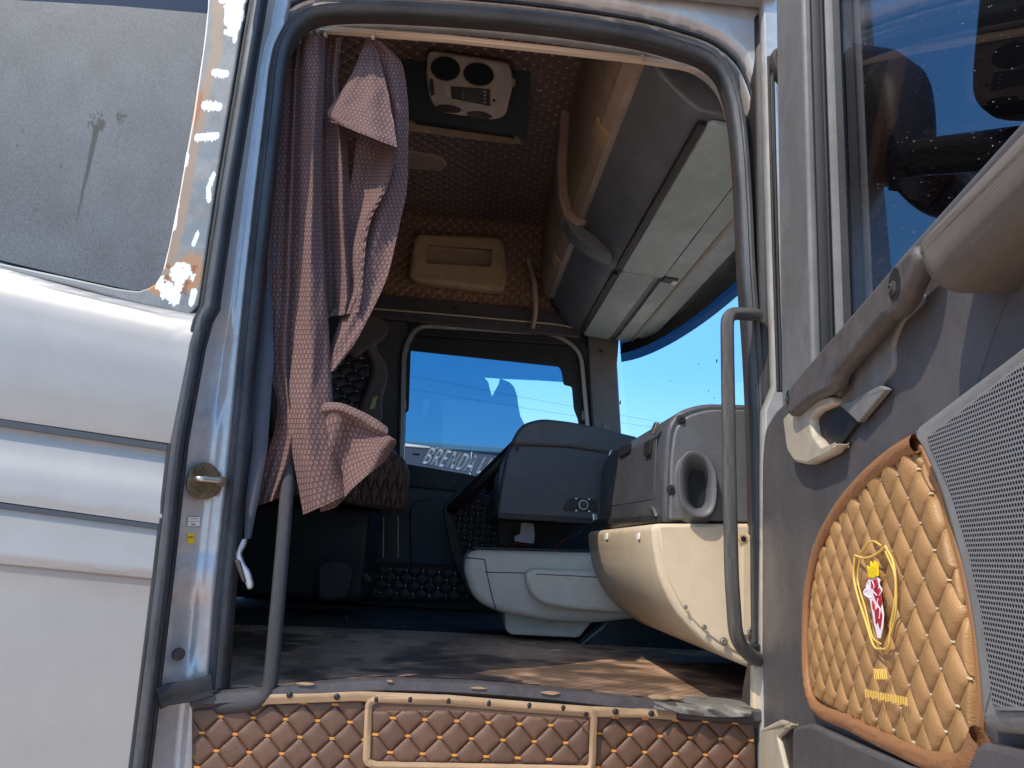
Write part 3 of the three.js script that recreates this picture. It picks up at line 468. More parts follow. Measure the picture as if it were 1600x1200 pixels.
{
  const win = rounded(FW.pts([[634, 552], [648, 512], [668, 509], [870, 522], [893, 528], [910, 545], [922, 668], [920, 760], [640, 748], [630, 728]]), [0.02, 0.05, 0.03, 0.02, 0.05, 0.05, 0.01, 0.01, 0.01, 0.01]);
  const fd = part(cab, 'far_door', plate(FW, FW.pts([[380, 462], [600, 476], [900, 508], [968, 520], [962, 600], [970, 690], [985, 1010], [380, 990]]), { h: -0.06, d: 0.06, bevel: 0.003, holes: [win] }), M.darkTrim);
  const loop = (list, r) => FW.pts(list).map((p) => FW.p(p.x, p.y, 0.004));
  const fr = fillet(loop([[627, 735], [631, 545], [652, 509], [868, 522], [908, 548], [921, 690], [924, 745]]), 0.07);
  part(fd, 'window_channel', sweep(fr, [[0.006, 0.006], [-0.012, 0.006], [-0.012, -0.03], [0.006, -0.03]]), std(C(0.42, 0.40, 0.36), { metalness: 0.6, roughness: 0.4 }));
  part(fd, 'channel_seal', sweep(fr.map((p) => p.clone()), ringProf(0.006, 0.010, 10).map(([a, b]) => [a + 0.013, b + 0.002])), M.rubber);
  const gz = planeZ(FZ - 0.035);
  // black mask: the rolled blind at the top and the rear-view cut-out
  part(fd, 'window_blind', plate(gz, gz.pts([[634, 500], [925, 516], [928, 580], [640, 549]]), { h: 0.006, d: 0.015, bevel: 0.003 }), M.black);
  part(fd, 'blind_case', plate(gz, gz.pts([[636, 500], [915, 516], [915, 545], [640, 528]]), { h: 0.022, d: 0.022, bevel: 0.008, seg: 3 }), M.black);
  for (const [a, b] of [[667, 514], [704, 516], [792, 521], [841, 523]]) part(fd, 'blind_clip', plate(gz, gz.pts([[a - 7, b - 1], [a + 8, b], [a + 8, b + 3], [a - 7, b + 2]]), { h: 0.044, d: 0.003, bevel: 0.0008 }), M.creamGrey);
  const pill = rounded(gz.pts([[835, 545], [932, 550], [932, 720], [908, 690], [902, 655], [896, 640], [893, 605], [880, 602], [877, 580], [866, 566], [848, 560]]), 0.012);
  part(fd, 'window_mask', plate(gz, pill, { h: 0.004, d: 0.012, bevel: 0.002 }), M.black);
  part(fd, 'window_mask', plate(gz, gz.pts([[630, 548], [642, 549], [639, 640], [636, 645], [626, 645]]), { h: 0.004, d: 0.012, bevel: 0.002 }), M.black);
  for (const [a, b] of [[633, 634], [907, 564], [910, 614], [910, 650]]) part(fd, 'window_clip', plate(gz, gz.pts([[a - 2, b - 7], [a + 2, b - 7], [a + 2, b + 7], [a - 2, b + 7]]), { h: 0.018, d: 0.008, bevel: 0.002 }), M.creamGrey);
  part(fd, 'window_pane', flat(gz, gz.pts([[620, 500], [935, 515], [935, 765], [620, 755]]), -0.004), M.glass);
  // blue film with its torn lower front corner
  part(fd, 'tint_film', flat(gz, gz.pts([[628, 500], [930, 514], [930, 600], [893, 598], [840, 594.5], [784, 592], [796, 597], [803, 604], [808, 618], [810, 634], [813, 650], [819, 662], [826, 672], [834, 722], [800, 716], [745, 708], [628, 692]]), 0, [gz.pts([[757, 590.3], [770, 591], [781, 592], [779, 600], [773, 611], [769, 619], [766, 610], [763, 597]])]), M.film);
  const sill = part(fd, 'window_sill', plate(gz, gz.pts([[620, 728], [640, 727], [745, 745], [800, 752], [935, 770], [935, 790], [620, 760]]), { h: 0.002, d: 0.05, bevel: 0.006 }), M.black);
  part(fd, 'lock_knob', plate(FW, rounded(FW.pts([[704, 745], [722, 746], [735, 752], [728, 763], [712, 762], [704, 756]]), 0.008), { h: 0, d: 0.012, bevel: 0.004 }), M.black);
  part(fd, 'knob_button', disc(FW, FW.uv(711, 753), 0.008, 0.012, 0.006), M.rubberGrey);
  part(fd, 'lower_trim_pad', plate(FW, rounded(FW.pts([[640, 785], [690, 775], [760, 800], [760, 900], [640, 890]]), 0.05), { h: 0.0, d: 0.02, bevel: 0.01, seg: 3 }), std(C(0.075, 0.073, 0.075), { roughness: 0.7 }));
  const ap = part(cab, 'far_pillar_trim', plate(FW, rounded(FW.pts([[916, 520], [966, 523], [962, 560], [970, 700], [926, 700], [920, 600]]), 0.006), { h: 0.002, d: 0.03, bevel: 0.008, seg: 3 }), plastic(C(0.17, 0.155, 0.14)));
  part(ap, 'screw', screwHead(FW, FW.uv(937, 551), 0.009, 0.032), M.black);
  part(ap, 'plug', disc(FW, FW.uv(945, 667), 0.017, 0.032, 0.003), M.overheadDark);
  // sticker letters on the glass
  const font = await new FontLoader().loadAsync('fonts/droid/droid_sans_bold.typeface.json');
  const p0 = gz.uv(657, 724, 0.003), p1 = gz.uv(668, 697, 0.003), q0 = gz.uv(736, 738, 0.003);
  const word = new TextGeometry('BRENDA', { font, size: 0.1, depth: 0.001 }); word.computeBoundingBox();
  const L = q0.distanceTo(p0), ang = Math.atan2(q0.y - p0.y, q0.x - p0.x), H = p1.distanceTo(p0) * 0.98, sx = L / word.boundingBox.max.x, sy = H / word.boundingBox.max.y;
  const slant = new THREE.Matrix4().makeRotationZ(ang).setPosition(p0.x, p0.y, 0).multiply(new THREE.Matrix4().set(sx, 0.33 * sy, 0, 0, 0, sy, 0, 0, 0, 0, 1, 0, 0, 0, 0, 1));
  const shapes = font.generateShapes('BRENDA LU', 0.1), vinyl = new THREE.MeshPhysicalMaterial({ color: C(0.98, 0.99, 0.98), transmission: 0.92, thickness: 0, roughness: 1 });
  const fat = [-0.0042, 0, 0.0042]; part(fd, 'sticker_lettering', fat.map((o, i) => { const lg = new THREE.ShapeGeometry(shapes, 6); lg.translate(o, 0, 0); return lg.applyMatrix4(gz.m(0.0026 + i * 0.0002).multiply(slant)); }), vinyl);
  const rims = []; for (const s of shapes) for (const c of [s, ...s.holes]) for (const o of [fat[0] * 1.3, fat[2] * 1.3]) { const q = c.getPoints(6).map((p) => V3(p.x + o, p.y, 0).applyMatrix4(slant)); q.push(q[0].clone()); for (let i = 0; i < q.length - 1; i++) { const Ls = q[i].distanceTo(q[i + 1]); if (Ls < 1e-5) continue; const g = new THREE.BoxGeometry(Ls + 0.0010, 0.0026, 0.0004); g.rotateZ(Math.atan2(q[i + 1].y - q[i].y, q[i + 1].x - q[i].x)); g.translate((q[i].x + q[i + 1].x) / 2, (q[i].y + q[i + 1].y) / 2, 0.0014 + (o > 0 ? 0.0003 : 0) + i * 1e-6); rims.push(g.applyMatrix4(gz.m())); } }
  part(fd, 'sticker_outline', rims, M.inkBlack);
  const qs = [[645, 708], [656, 709], [656, 712], [645, 711]];
  part(fd, 'small_sticker', plate(gz, gz.pts(qs), { h: 0.001, d: 0.0006, bevel: 0 }), M.stripe);
}
// quilted door sill step on the far side and quilted kick wall
{
  const pl = planeZ(-2.02), st = part(cab, 'far_step', plate(pl, pl.pts([[480, 868], [565, 878], [730, 884], [800, 888], [800, 945], [480, 936]]), { h: -0.12, d: 0.12, bevel: 0.01, seg: 3 }), M.base);
  quilt(st, pl, pl.pts([[560, 882], [728, 889], [735, 938], [545, 933]]), { du: 0.07, dv: 0.064, h: 0.008, h0: 0.001, mats: M.quiltBlack, sub: 3, thread: M.threadCream, tl: 0.012, tw: 0.006, vertical: true });
  const p2 = planeZ(-1.9), kw = part(cab, 'kick_wall', plate(p2, rounded(p2.pts([[690, 790], [720, 762], [815, 790], [815, 940], [735, 935], [705, 870]]), 0.04), { h: -0.03, d: 0.03, bevel: 0.006 }), M.quiltBlack[0]);
  quilt(kw, p2, p2.pts([[708, 800], [725, 772], [800, 790], [800, 880], [720, 866]]), { du: 0.052, dv: 0.052, h: 0.005, h0: 0.001, mats: M.quiltBlack, sub: 2, thread: M.threadCream, tl: 0.009, tw: 0.005, vertical: true });
}
// ---- floor, sill trim
{
  part(cab, 'cab_floor', box(-1.0, 0.98, -0.06, 0.0, -2.2, -0.13), std(C(0.07, 0.064, 0.058), { roughness: 0.75, map: wear(44, 0.5, 0.5), bumpMap: wearB, bumpScale: 0.002 }));
  const fl = std(C(0.035, 0.042, 0.06), { roughness: 0.32, map: wear(45, 0.5, 0.4) });
  const a = atY(930, 1018, 0.002), b = atY(1110, 1030, 0.002);
  const hump = [[0.37, 0], [0.44, 0.07], [0.50, 0.16], [0.9, 0.2], [0.9, 0]].map(([x, y]) => V2(x, y)), hp = planeZ(-1.95);
  part(cab, 'engine_hump', plate(hp, hump, { h: 0, d: 0.95, bevel: 0.02, seg: 4 }), fl);
  // threshold: dark trim with a torn upper edge
  const sz = planeZ(-0.05);
  const edge = [[330, 1082], [352, 1080], [420, 1078], [560, 1066], [700, 1066], [830, 1074], [960, 1090], [1050, 1100], [1120, 1108], [1176, 1112]], low = [[1178, 1124], [1120, 1126], [1062, 1118], [960, 1105], [830, 1092], [700, 1084], [560, 1082], [420, 1098], [330, 1105]];
  const path = new THREE.CatmullRomCurve3([[300, 1095], [352, 1092], [420, 1086], [560, 1073], [700, 1075], [830, 1084], [960, 1098], [1050, 1110], [1120, 1117], [1190, 1120]].map(([x, y]) => atZ(x, y, -0.05)), false, 'centripetal').getPoints(60);
  const sill = part(cab, 'door_sill', sweep(path, [[-0.012, 0.0], [-0.004, 0.012], [0.010, 0.010], [0.014, -0.004], [0.004, -0.04], [-0.02, -0.04], [-0.02, -0.004]]), std(C(0.075, 0.07, 0.075), { roughness: 0.5, map: wear(47, 0.6, 0.2), bumpMap: grain, bumpScale: 0.0006 }));
  const tp = []; for (let i = 4; i <= 44; i++) { const p = path[i].clone(); tp.push(p); }
  const jag = (k) => 0.006 + 0.012 * rnd();
  const up = tp.map((p) => V3(p.x, p.y + 0.0155, p.z - 0.004)), fw = tp.map((p) => V3(p.x, p.y + 0.010, p.z - 0.022 - jag()));
  part(sill, 'torn_mat_edge', grid(40, 2, (s, t) => up[Math.round(s * 40)].clone().lerp(fw[Math.round(s * 40)], t)), M.rubber);
  const word = painted(256, 64, (x, w, h) => { x.fillStyle = '#2b292b'; x.fillRect(0, 0, w, h); x.fillStyle = '#3c393b'; x.font = 'bold 52px sans-serif'; x.textAlign = 'center'; x.fillText('SCANIA', w / 2, 50); });
  for (const [x0, x1, y0, y1] of [[462, 492, 1066, 1071], [604, 614, 1062, 1066], [735, 760, 1073, 1077], [845, 875, 1080, 1086]]) { const q = planeZ(-0.036); part(sill, 'torn_patch', plate(q, smooth(q.pts([[x0, y0 + 2], [(x0 + x1) / 2, y0], [x1, y0 + 3], [(x0 + x1) / 2 + 3, y1]]), 4), { h: -0.002, d: 0.0024, bevel: 0.0004 }), M.piping); }
  // crumpled torn trim at the front end
  const crum = (s, t) => { const px = 1022 + 152 * s, py = 1090 + 8 * s + (17 + 8 * Math.sin(s * 2.6)) * t, z = -0.024 - (1 - t) ** 3 * 0.11 + 0.012 * Math.sin(s * 9 + t * 5) * (1 - t) + 0.006 * Math.sin(s * 23 - t * 11); return atZ(px, py - 6 * Math.sin(s * 3.1) * (1 - t), z); };
  part(sill, 'crumpled_trim', grid(30, 12, crum), std(C(0.19, 0.18, 0.165), { roughness: 0.55, map: wear(48, 0.6, 0.15), side: THREE.DoubleSide }));
  for (let k = 0; k < 2; k++) { const px = 1030 + k * 26, py = 1090 + rnd() * 8, q = atZ(px, py, -0.06), g = new THREE.IcosahedronGeometry(0.006 + rnd() * 0.006, 1); g.scale(1.8, 0.5, 1); g.translate(q.x, q.y + 0.004, q.z); part(sill, 'foam_scrap', g, M.piping); }
}
// ---- overhead console: one section run across the cab, with lids, strips and lockers
const OZ0 = -2.10, OZ1 = -0.24;
{
  const prism = (list, z0, z1, bevel = 0.004) => plate(planeZ(z0), list.map(([x, y]) => V2(x, y)), { h: 0, d: z1 - z0, bevel, seg: 3, crease: 0.5 });
  const oc = part(cab, 'overhead_console', prism([[0.36, 1.47], [0.385, 1.43], [0.43, 1.375], [0.475, 1.335], [0.50, 1.318], [0.78, 1.29], [0.86, 1.30], [0.9, 1.35], [0.93, 1.9], [0.6, 1.9]], OZ0, OZ1, 0.012), M.overheadDark);
  const inc = new Plane(V3(0.50, 1.318, 0), V3(-0.0995, -0.995, 0), V3(0, 0, -1));   // underside: u towards +x or -x
  const on = (x, z) => { const y = 1.318 - (x - 0.5) * 0.1, q = V3(x, y, z).sub(inc.o); return V2(q.dot(inc.ex), q.dot(inc.ey)); };
  const lid = (x0, x1, z0, z1, h, d, m, name, r = 0.006, parent = oc) => part(parent, name, plate(inc, rounded([on(x0, z0), on(x1, z0), on(x1, z1), on(x0, z1)].sort(() => 0), r), { h, d, bevel: Math.min(0.004, d / 3), seg: 3 }), m);
  const split = -1.24;
  lid(0.53, 0.685, split + 0.006, OZ1 - 0.02, 0.002, 0.016, M.overhead, 'storage_lid', 0.02);
  lid(0.53, 0.655, OZ0 + 0.02, split - 0.006, 0.002, 0.016, M.overhead, 'storage_lid', 0.02);
  lid(0.690, 0.755, OZ0 + 0.02, OZ1 - 0.02, 0.0, 0.012, M.overhead, 'lower_panel', 0.006);
  lid(0.770, 0.84, OZ0 + 0.10, OZ1 - 0.02, -0.004, 0.014, M.overhead, 'front_panel', 0.006);
  lid(0.505, 0.528, split + 0.02, OZ1 - 0.03, 0.004, 0.014, M.black, 'grip_strip', 0.008);
  lid(0.505, 0.526, OZ0 + 0.05, split - 0.04, 0.004, 0.014, M.black, 'grip_strip', 0.008);
  lid(0.757, 0.762, OZ0 + 0.03, OZ1 - 0.02, 0.004, 0.010, M.creamGrey, 'chrome_strip', 0.001);
  lid(0.765, 0.769, OZ0 + 0.03, OZ1 - 0.02, 0.002, 0.010, M.creamGrey, 'chrome_strip', 0.001);
  lid(0.690, 0.745, split - 0.035, split + 0.02, 0.006, 0.010, M.black, 'lamp_recess', 0.008);
  lid(0.725, 0.745, split - 0.03, split + 0.0, 0.012, 0.008, M.white, 'reading_lamp', 0.006);
  // lockers above
  const lk = (z0, z1, name) => { const g = part(oc, name, prism([[0.300, 1.92], [0.296, 1.66], [0.306, 1.54], [0.325, 1.475], [0.350, 1.448], [0.385, 1.452], [0.44, 1.92]], z0, z1, 0.012), M.locker); return g; };
  lk(-1.155, -0.27, 'locker_door'); lk(-2.02, -1.24, 'locker_door');
  for (const [z0, z1] of [[-1.14, -0.29], [-2.0, -1.26]]) part(oc, 'locker_seam', tube([V3(0.3205, 1.476, z0), V3(0.3205, 1.476, (z0 + z1) / 2), V3(0.3205, 1.476, z1)], 0.0022, { rad: 6 }), M.piping);
  part(oc, 'locker_divider', prism([[0.268, 1.92], [0.264, 1.66], [0.276, 1.53], [0.300, 1.458], [0.345, 1.425], [0.38, 1.44], [0.46, 1.92]], -1.245, -1.15, 0.008), M.locker);
  part(oc, 'divider_foot', prism([[0.302, 1.455], [0.330, 1.400], [0.38, 1.360], [0.44, 1.330], [0.48, 1.318], [0.47, 1.36], [0.36, 1.43], [0.345, 1.428]], -1.24, -1.155, 0.006), M.overheadDark);
  for (const z of [-0.62, -1.6]) part(oc, 'locker_latch', prism([[0.350, 1.452], [0.330, 1.472], [0.318, 1.50], [0.308, 1.50], [0.320, 1.468], [0.345, 1.442]], z - 0.035, z + 0.035, 0.002), M.tan);
  part(oc, 'locker_arm', tube([V3(0.24, 1.63, -2.0), V3(0.27, 1.52, -1.99), V3(0.29, 1.38, -2.06), V3(0.285, 1.33, -2.10)], 0.013, { rad: 10 }), M.locker);
  // the sun visor, black, hanging over the windscreen
  // loose gear in the far corner of the shelf
  const lg = planeZ(-2.07);
  for (const [a, b, r] of [[868, 430, 0.028], [878, 455, 0.03], [888, 474, 0.024]]) { const c = lg.uv(a, b), g = new THREE.TorusGeometry(r, 0.009, 8, 18); g.rotateY(0.9); g.rotateX(a); g.translate(c.x, c.y, 0.03); part(oc, 'coiled_cable', g.applyMatrix4(lg.m()), M.black); }
  part(oc, 'fuse_box', plate(lg, rounded(lg.pts([[850, 400], [880, 380], [900, 440], [890, 498], [862, 480]]), 0.01), { h: 0, d: 0.03, bevel: 0.006 }), M.black);
  part(oc, 'red_tag', plate(lg, rounded(lg.pts([[886, 468], [893, 466], [893, 490], [885, 490]]), 0.004), { h: 0.05, d: 0.006, bevel: 0.002 }), std(C(0.2, 0.05, 0.04)));
}
// ---- windscreen with its blue shade band
{
  const sx = (z) => 0.74 + 0.24 * Math.max(0, 1 - ((z + 1.08) / 1.08) ** 2) ** 0.5;
  const surf = (y0, y1, off) => grid(40, 10, (s, t) => { const z = -2.14 + 2.1 * s, y = y0 + (y1 - y0) * t; return V3(sx(z) + 0.02 - (y - 0.5) * 0.10 + off, y, z); });
  part(cab, 'windscreen', surf(0.40, 1.42, 0), M.glass);
  part(cab, 'sun_visor', grid(50, 12, (s, t) => { const z = -2.13 + 2.06 * s, x0 = Math.min(0.84, sx(z) - 0.06), x1 = sx(z) - 0.075; return V3(x0 + (x1 - x0) * t, 1.288 + 0.02 * Math.sin(t * 3.1) - 0.055 * t, z); }), M.black);
  const sh = part(cab, 'shade_band', surf(1.195, 1.42, -0.006), M.shade);
  for (const [px, py, r] of [[969, 629, 0.012], [1120, 564, 0.008], [1047, 595, 0.005], [1048, 612, 0.003], [1092, 569, 0.004], [1107, 611, 0.004], [1116, 622, 0.004], [1150, 500, 0.004], [1096, 575, 0.003]]) { const d = ray(px, py); let q = null; for (let t = 1; t < 4; t += 0.004) { const p = surveyEye.clone().addScaledVector(d, t); if (p.x > sx(p.z) + 0.008 - (p.y - 0.5) * 0.1) { q = p; break; } } if (q) { const g = new THREE.IcosahedronGeometry(r, 1); g.scale(0.25, 1, 0.7); g.translate(q.x, q.y, q.z); part(cab, 'bug_splat', g, M.stripe); } }
}
// ---- dashboard: near end block, lower shell, cockpit block, drawer console
{
  const D0 = planeZ(-0.80), dz = 0.67, near = planeZ(-0.13), pn = (l) => near.pts(l);
  const up = part(cab, 'dashboard', plate(D0, rounded(pn([[1036, 816], [1038, 720], [1043, 665], [1060, 642], [1098, 630], [1186, 632], [1330, 650], [1400, 816]]), [0.003, 0.02, 0.05, 0.03, 0.06, 0.05, 0.02, 0.003]), { h: 0, d: dz, bevel: 0.008, seg: 3 }), M.dash);
  const epl = planeZ(-0.13);
  const ep = rounded(epl.pts([[1044, 812], [1046, 720], [1052, 672], [1068, 652], [1102, 641], [1190, 641], [1190, 817]]), [0.003, 0.02, 0.03, 0.03, 0.05, 0.003, 0.003]);
  const end = part(up, 'end_panel', plate(epl, ep, { h: -0.001, d: 0.010, bevel: 0.004, seg: 3 }), M.endPanel);
  part(up, 'end_panel_lip', plate(epl, epl.pts([[1172, 642], [1190, 642], [1190, 816], [1178, 816]]), { h: 0.007, d: 0.012, bevel: 0.003 }), M.dash);
  // demister duct: flared oval horn with a dark throat
  {
    const c = epl.uv(1086, 764), L = []; const n = 40, K = 1.18;
    const sec = [[0.040, 0.058, 0.004], [0.034, 0.052, 0.010], [0.028, 0.047, 0.022], [0.026, 0.045, 0.034], [0.029, 0.049, 0.040], [0.027, 0.047, 0.043], [0.020, 0.040, 0.039], [0.016, 0.034, 0.02], [0.014, 0.030, -0.004]];
    const g = grid(n, sec.length - 1, (s, t) => { const k = Math.round(t * (sec.length - 1)), [a, b, h] = sec[k], th = s * Math.PI * 2, e = 0.75, ct = Math.cos(th), st = Math.sin(th); const bulge = 1 + 0.28 * Math.max(0, Math.cos(th - 2.5)) * (k > 2 && k < 7 ? 1 : 0.3); return epl.p(c.x + Math.sign(ct) * Math.abs(ct) ** e * a * K * bulge - (h > 0.03 ? 0.006 : 0), c.y + Math.sign(st) * Math.abs(st) ** e * b * K * bulge, h * 1.15); });
    part(up, 'air_duct', g, M.endPanel);
    const th = []; for (let i = 0; i < 28; i++) { const a = i / 28 * Math.PI * 2; th.push(V2(c.x + Math.sign(Math.cos(a)) * Math.abs(Math.cos(a)) ** 0.7 * 0.0175, c.y + Math.sign(Math.sin(a)) * Math.abs(Math.sin(a)) ** 0.7 * 0.036)); }
    part(up, 'duct_throat', plate(epl, th, { h: 0.006, d: 0.006, bevel: 0 }), M.inkBlack);
  }
  for (const [a, b] of [[1062, 657], [1047, 766]]) { part(up, 'screw', screwHead(epl, epl.uv(a, b), 0.0085, 0.009), M.black); part(up, 'screw_well', disc(epl, epl.uv(a, b), 0.0095, 0.0085, 0.0012), M.black); }
  // details on the rear face of the passenger dash (faces the seats)
  const rx = near.uv(1038, 720).x, RF = new Plane(V3(rx + 0.002, 0, 0), V3(-1, 0, 0));
  const rp = (l) => RF.pts(l);
  part(up, 'dash_lid', plate(RF, rounded(rp([[950, 792], [958, 722], [1028, 682], [1024, 780]]), 0.012), { h: 0, d: 0.004, bevel: 0.0015 }), M.dash);
  part(up, 'dash_switch', plate(RF, rounded(rp([[973, 702], [990, 692], [988, 706], [972, 716]]), 0.004), { h: 0.003, d: 0.006, bevel: 0.002 }), M.black);
  part(up, 'dash_latch', plate(RF, rounded(rp([[1014, 692], [1024, 686], [1022, 710], [1013, 714]]), 0.004), { h: 0.003, d: 0.008, bevel: 0.002 }), M.black);
  for (const [a, b, c, d] of [[1022, 680, 1034, 660], [1021, 792, 1033, 807]]) part(up, 'chrome_clip', plate(RF, rounded(rp([[a, b], [a + (c - a) * 0.7, d], [c, d], [a + (c - a) * 0.5, b]]), 0.003), { h: 0.004, d: 0.008, bevel: 0.002 }), M.steel);
  part(up, 'lower_edge', plate(RF, rp([[930, 812], [1034, 804], [1034, 816], [930, 820]]), { h: 0.0, d: 0.008, bevel: 0.003 }), M.black);
  // lower shell
  const L0 = planeZ(-0.82), ln = planeZ(-0.11);
  const lo = part(cab, 'lower_dash_shell', plate(L0, rounded(ln.pts([[1018, 818], [1020, 850], [1030, 905], [1056, 958], [1100, 1005], [1146, 1034], [1190, 1050], [1420, 1080], [1420, 818]]), [0.01, 0.05, 0.05, 0.05, 0.05, 0.05, 0.01, 0.01, 0.01]), { h: 0, d: 0.71, bevel: 0.010, seg: 4 }), M.cream);
  const lp = planeZ(-0.112);
  part(lo, 'shell_face', plate(lp, rounded(lp.pts([[1028, 822], [1032, 862], [1044, 908], [1068, 955], [1108, 995], [1150, 1020], [1186, 1032], [1186, 822]]), [0.006, 0.05, 0.05, 0.05, 0.05, 0.05, 0.003, 0.003]), { h: 0, d: 0.006, bevel: 0.003, seg: 3 }), M.cream);
  part(lo, 'side_lid', plate(lp, rounded(lp.pts([[1156, 836], [1183, 836], [1183, 990], [1158, 992]]), 0.006), { h: 0.004, d: 0.010, bevel: 0.003 }), M.cream);
  for (const [a, b, r] of [[1097, 979, 0.005], [1127, 1001, 0.0075], [1169, 985, 0.009], [1068, 948, 0.004]]) part(lo, 'screw', screwHead(lp, lp.uv(a, b), r, b > 1010 || a < 1050 ? -0.01 : 0.012), M.steel);
  const ring = disc(lp, lp.uv(1157, 842), 0.009, 0.012, 0.003); part(lo, 'screw_recess', ring, M.tan); part(lo, 'screw_well', disc(lp, lp.uv(1157, 842), 0.005, 0.0145, 0.002), M.inkBlack);
  const LF = new Plane(V3(ln.uv(1019, 850).x - 0.001, 0, 0), V3(-1, 0, 0));
  for (const [a, b] of [[948, 838], [998, 838]]) part(lo, 'clip_slot', plate(LF, rounded(LF.pts([[a - 2, b - 5], [a + 2, b - 5], [a + 2, b + 5], [a - 2, b + 5]]), 0.003), { h: 0, d: 0.002, bevel: 0.0005 }), M.white);
}
{
  // cockpit block in front of the driver
  const C0 = planeZ(-1.75), cn = planeZ(-0.86), d = 0.89;
  const cp = part(cab, 'cockpit_block', plate(C0, rounded(cn.pts([[776, 806], [783, 752], [792, 706], [806, 686], [940, 702], [985, 700], [940, 816], [880, 811]]), 0.012), { h: 0, d, bevel: 0.01, seg: 3 }), M.dash);
  part(cp, 'cockpit_cover', plate(planeZ(-1.78), rounded(cn.pts([[797, 697], [806, 675], [818, 662], [845, 654], [900, 660], [1000, 684], [1000, 708], [955, 710], [890, 700]]), [0.004, 0.03, 0.03, 0.04, 0.05, 0.01, 0.01, 0.02, 0.02]), { h: 0, d: 0.93, bevel: 0.012, seg: 4 }), M.dashTop);
  const f = planeZ(-0.86);
  const sp = part(cp, 'socket_panel', plate(f, rounded(f.pts([[888, 777], [932, 781], [932, 800], [878, 798]]), [0.02, 0.004, 0.004, 0.01]), { h: 0, d: 0.004, bevel: 0.0015 }), M.black);
  part(cp, 'socket', disc(f, f.uv(896, 789), 0.010, 0.004, 0.004), M.inkBlack);
  for (const r of [[0.014, 0.004, 0.006, M.steel], [0.011, 0.008, 0.004, M.black], [0.006, 0.0115, 0.003, M.rubberGrey]]) part(cp, 'socket_ring', disc(f, f.uv(911, 789), r[0], r[1], r[2]), r[3]);
  for (const [a, b] of [[900, 779], [920, 780], [900, 798], [920, 799]]) part(cp, 'symbol', plate(f, f.pts([[a - 1.6, b - 1.2], [a + 1.6, b - 1], [a + 1.6, b + 1.2], [a - 1.6, b + 1]]), { h: 0.004, d: 0.0006, bevel: 0 }), M.white);
  part(cp, 'under_lip', plate(f, f.pts([[778, 803], [880, 808], [935, 813], [935, 820], [880, 816], [778, 810]]), { h: -0.02, d: 0.024, bevel: 0.004 }), M.black);
  part(cp, 'card_slot', plate(f, rounded(f.pts([[806, 692], [812, 690], [811, 704], [805, 706]]), 0.003), { h: 0, d: 0.003, bevel: 0.001 }), M.black);
  part(cp, 'chrome_clip', plate(f, rounded(f.pts([[924, 803], [932, 803], [934, 815], [926, 815]]), 0.003), { h: 0.002, d: 0.010, bevel: 0.003 }), M.steel);
  part(cp, 'chrome_clip', plate(f, rounded(f.pts([[951, 706], [956, 702], [953, 718], [948, 720]]), 0.003), { h: 0.002, d: 0.010, bevel: 0.003 }), M.steel);
  // under-dash metal bracket and loose wires
  const b = planeZ(-1.0);
  part(cab, 'under_dash_panel', plate(planeZ(-1.25), planeZ(-1.25).pts([[780, 800], [960, 806], [960, 880], [780, 870]]), { h: -0.02, d: 0.02, bevel: 0 }), M.black);
  part(cab, 'bracket', plate(b, rounded(b.pts([[814, 816], [834, 818], [836, 836], [834, 850], [804, 846], [803, 838], [812, 834]]), 0.005), { h: 0, d: 0.006, bevel: 0.002, holes: [smooth(b.pts([[808, 840], [811, 840], [811, 843], [808, 843]]), 3)] }), std(C(0.22, 0.23, 0.28), { metalness: 0.3, roughness: 0.5 }));
  for (let k = 0; k < 7; k++) { const pts = []; let px = 778 + k * 4, py = 852; for (let i = 0; i < 5; i++) { const q = atZ(px, py, -1.05 + rnd() * 0.05); pts.push(q); px += 4 + rnd() * 8; py += (rnd() - 0.45) * 9; py = Math.min(py, 856); } part(cab, 'loose_wire', tube(pts, 0.0022, { rad: 6 }), k % 2 ? std(C(0.35, 0.03, 0.02)) : M.black); }
  for (let k = 0; k < 3; k++) part(cab, 'loose_wire', tube([atZ(868 + k * 5, 856, -1.05), atZ(878 + k * 7, 846 - k * 2, -1.06), atZ(898 + k * 5, 836 - k * 3, -1.1)], 0.003, { rad: 6 }), k ? M.black : std(C(0.3, 0.03, 0.02)));
}
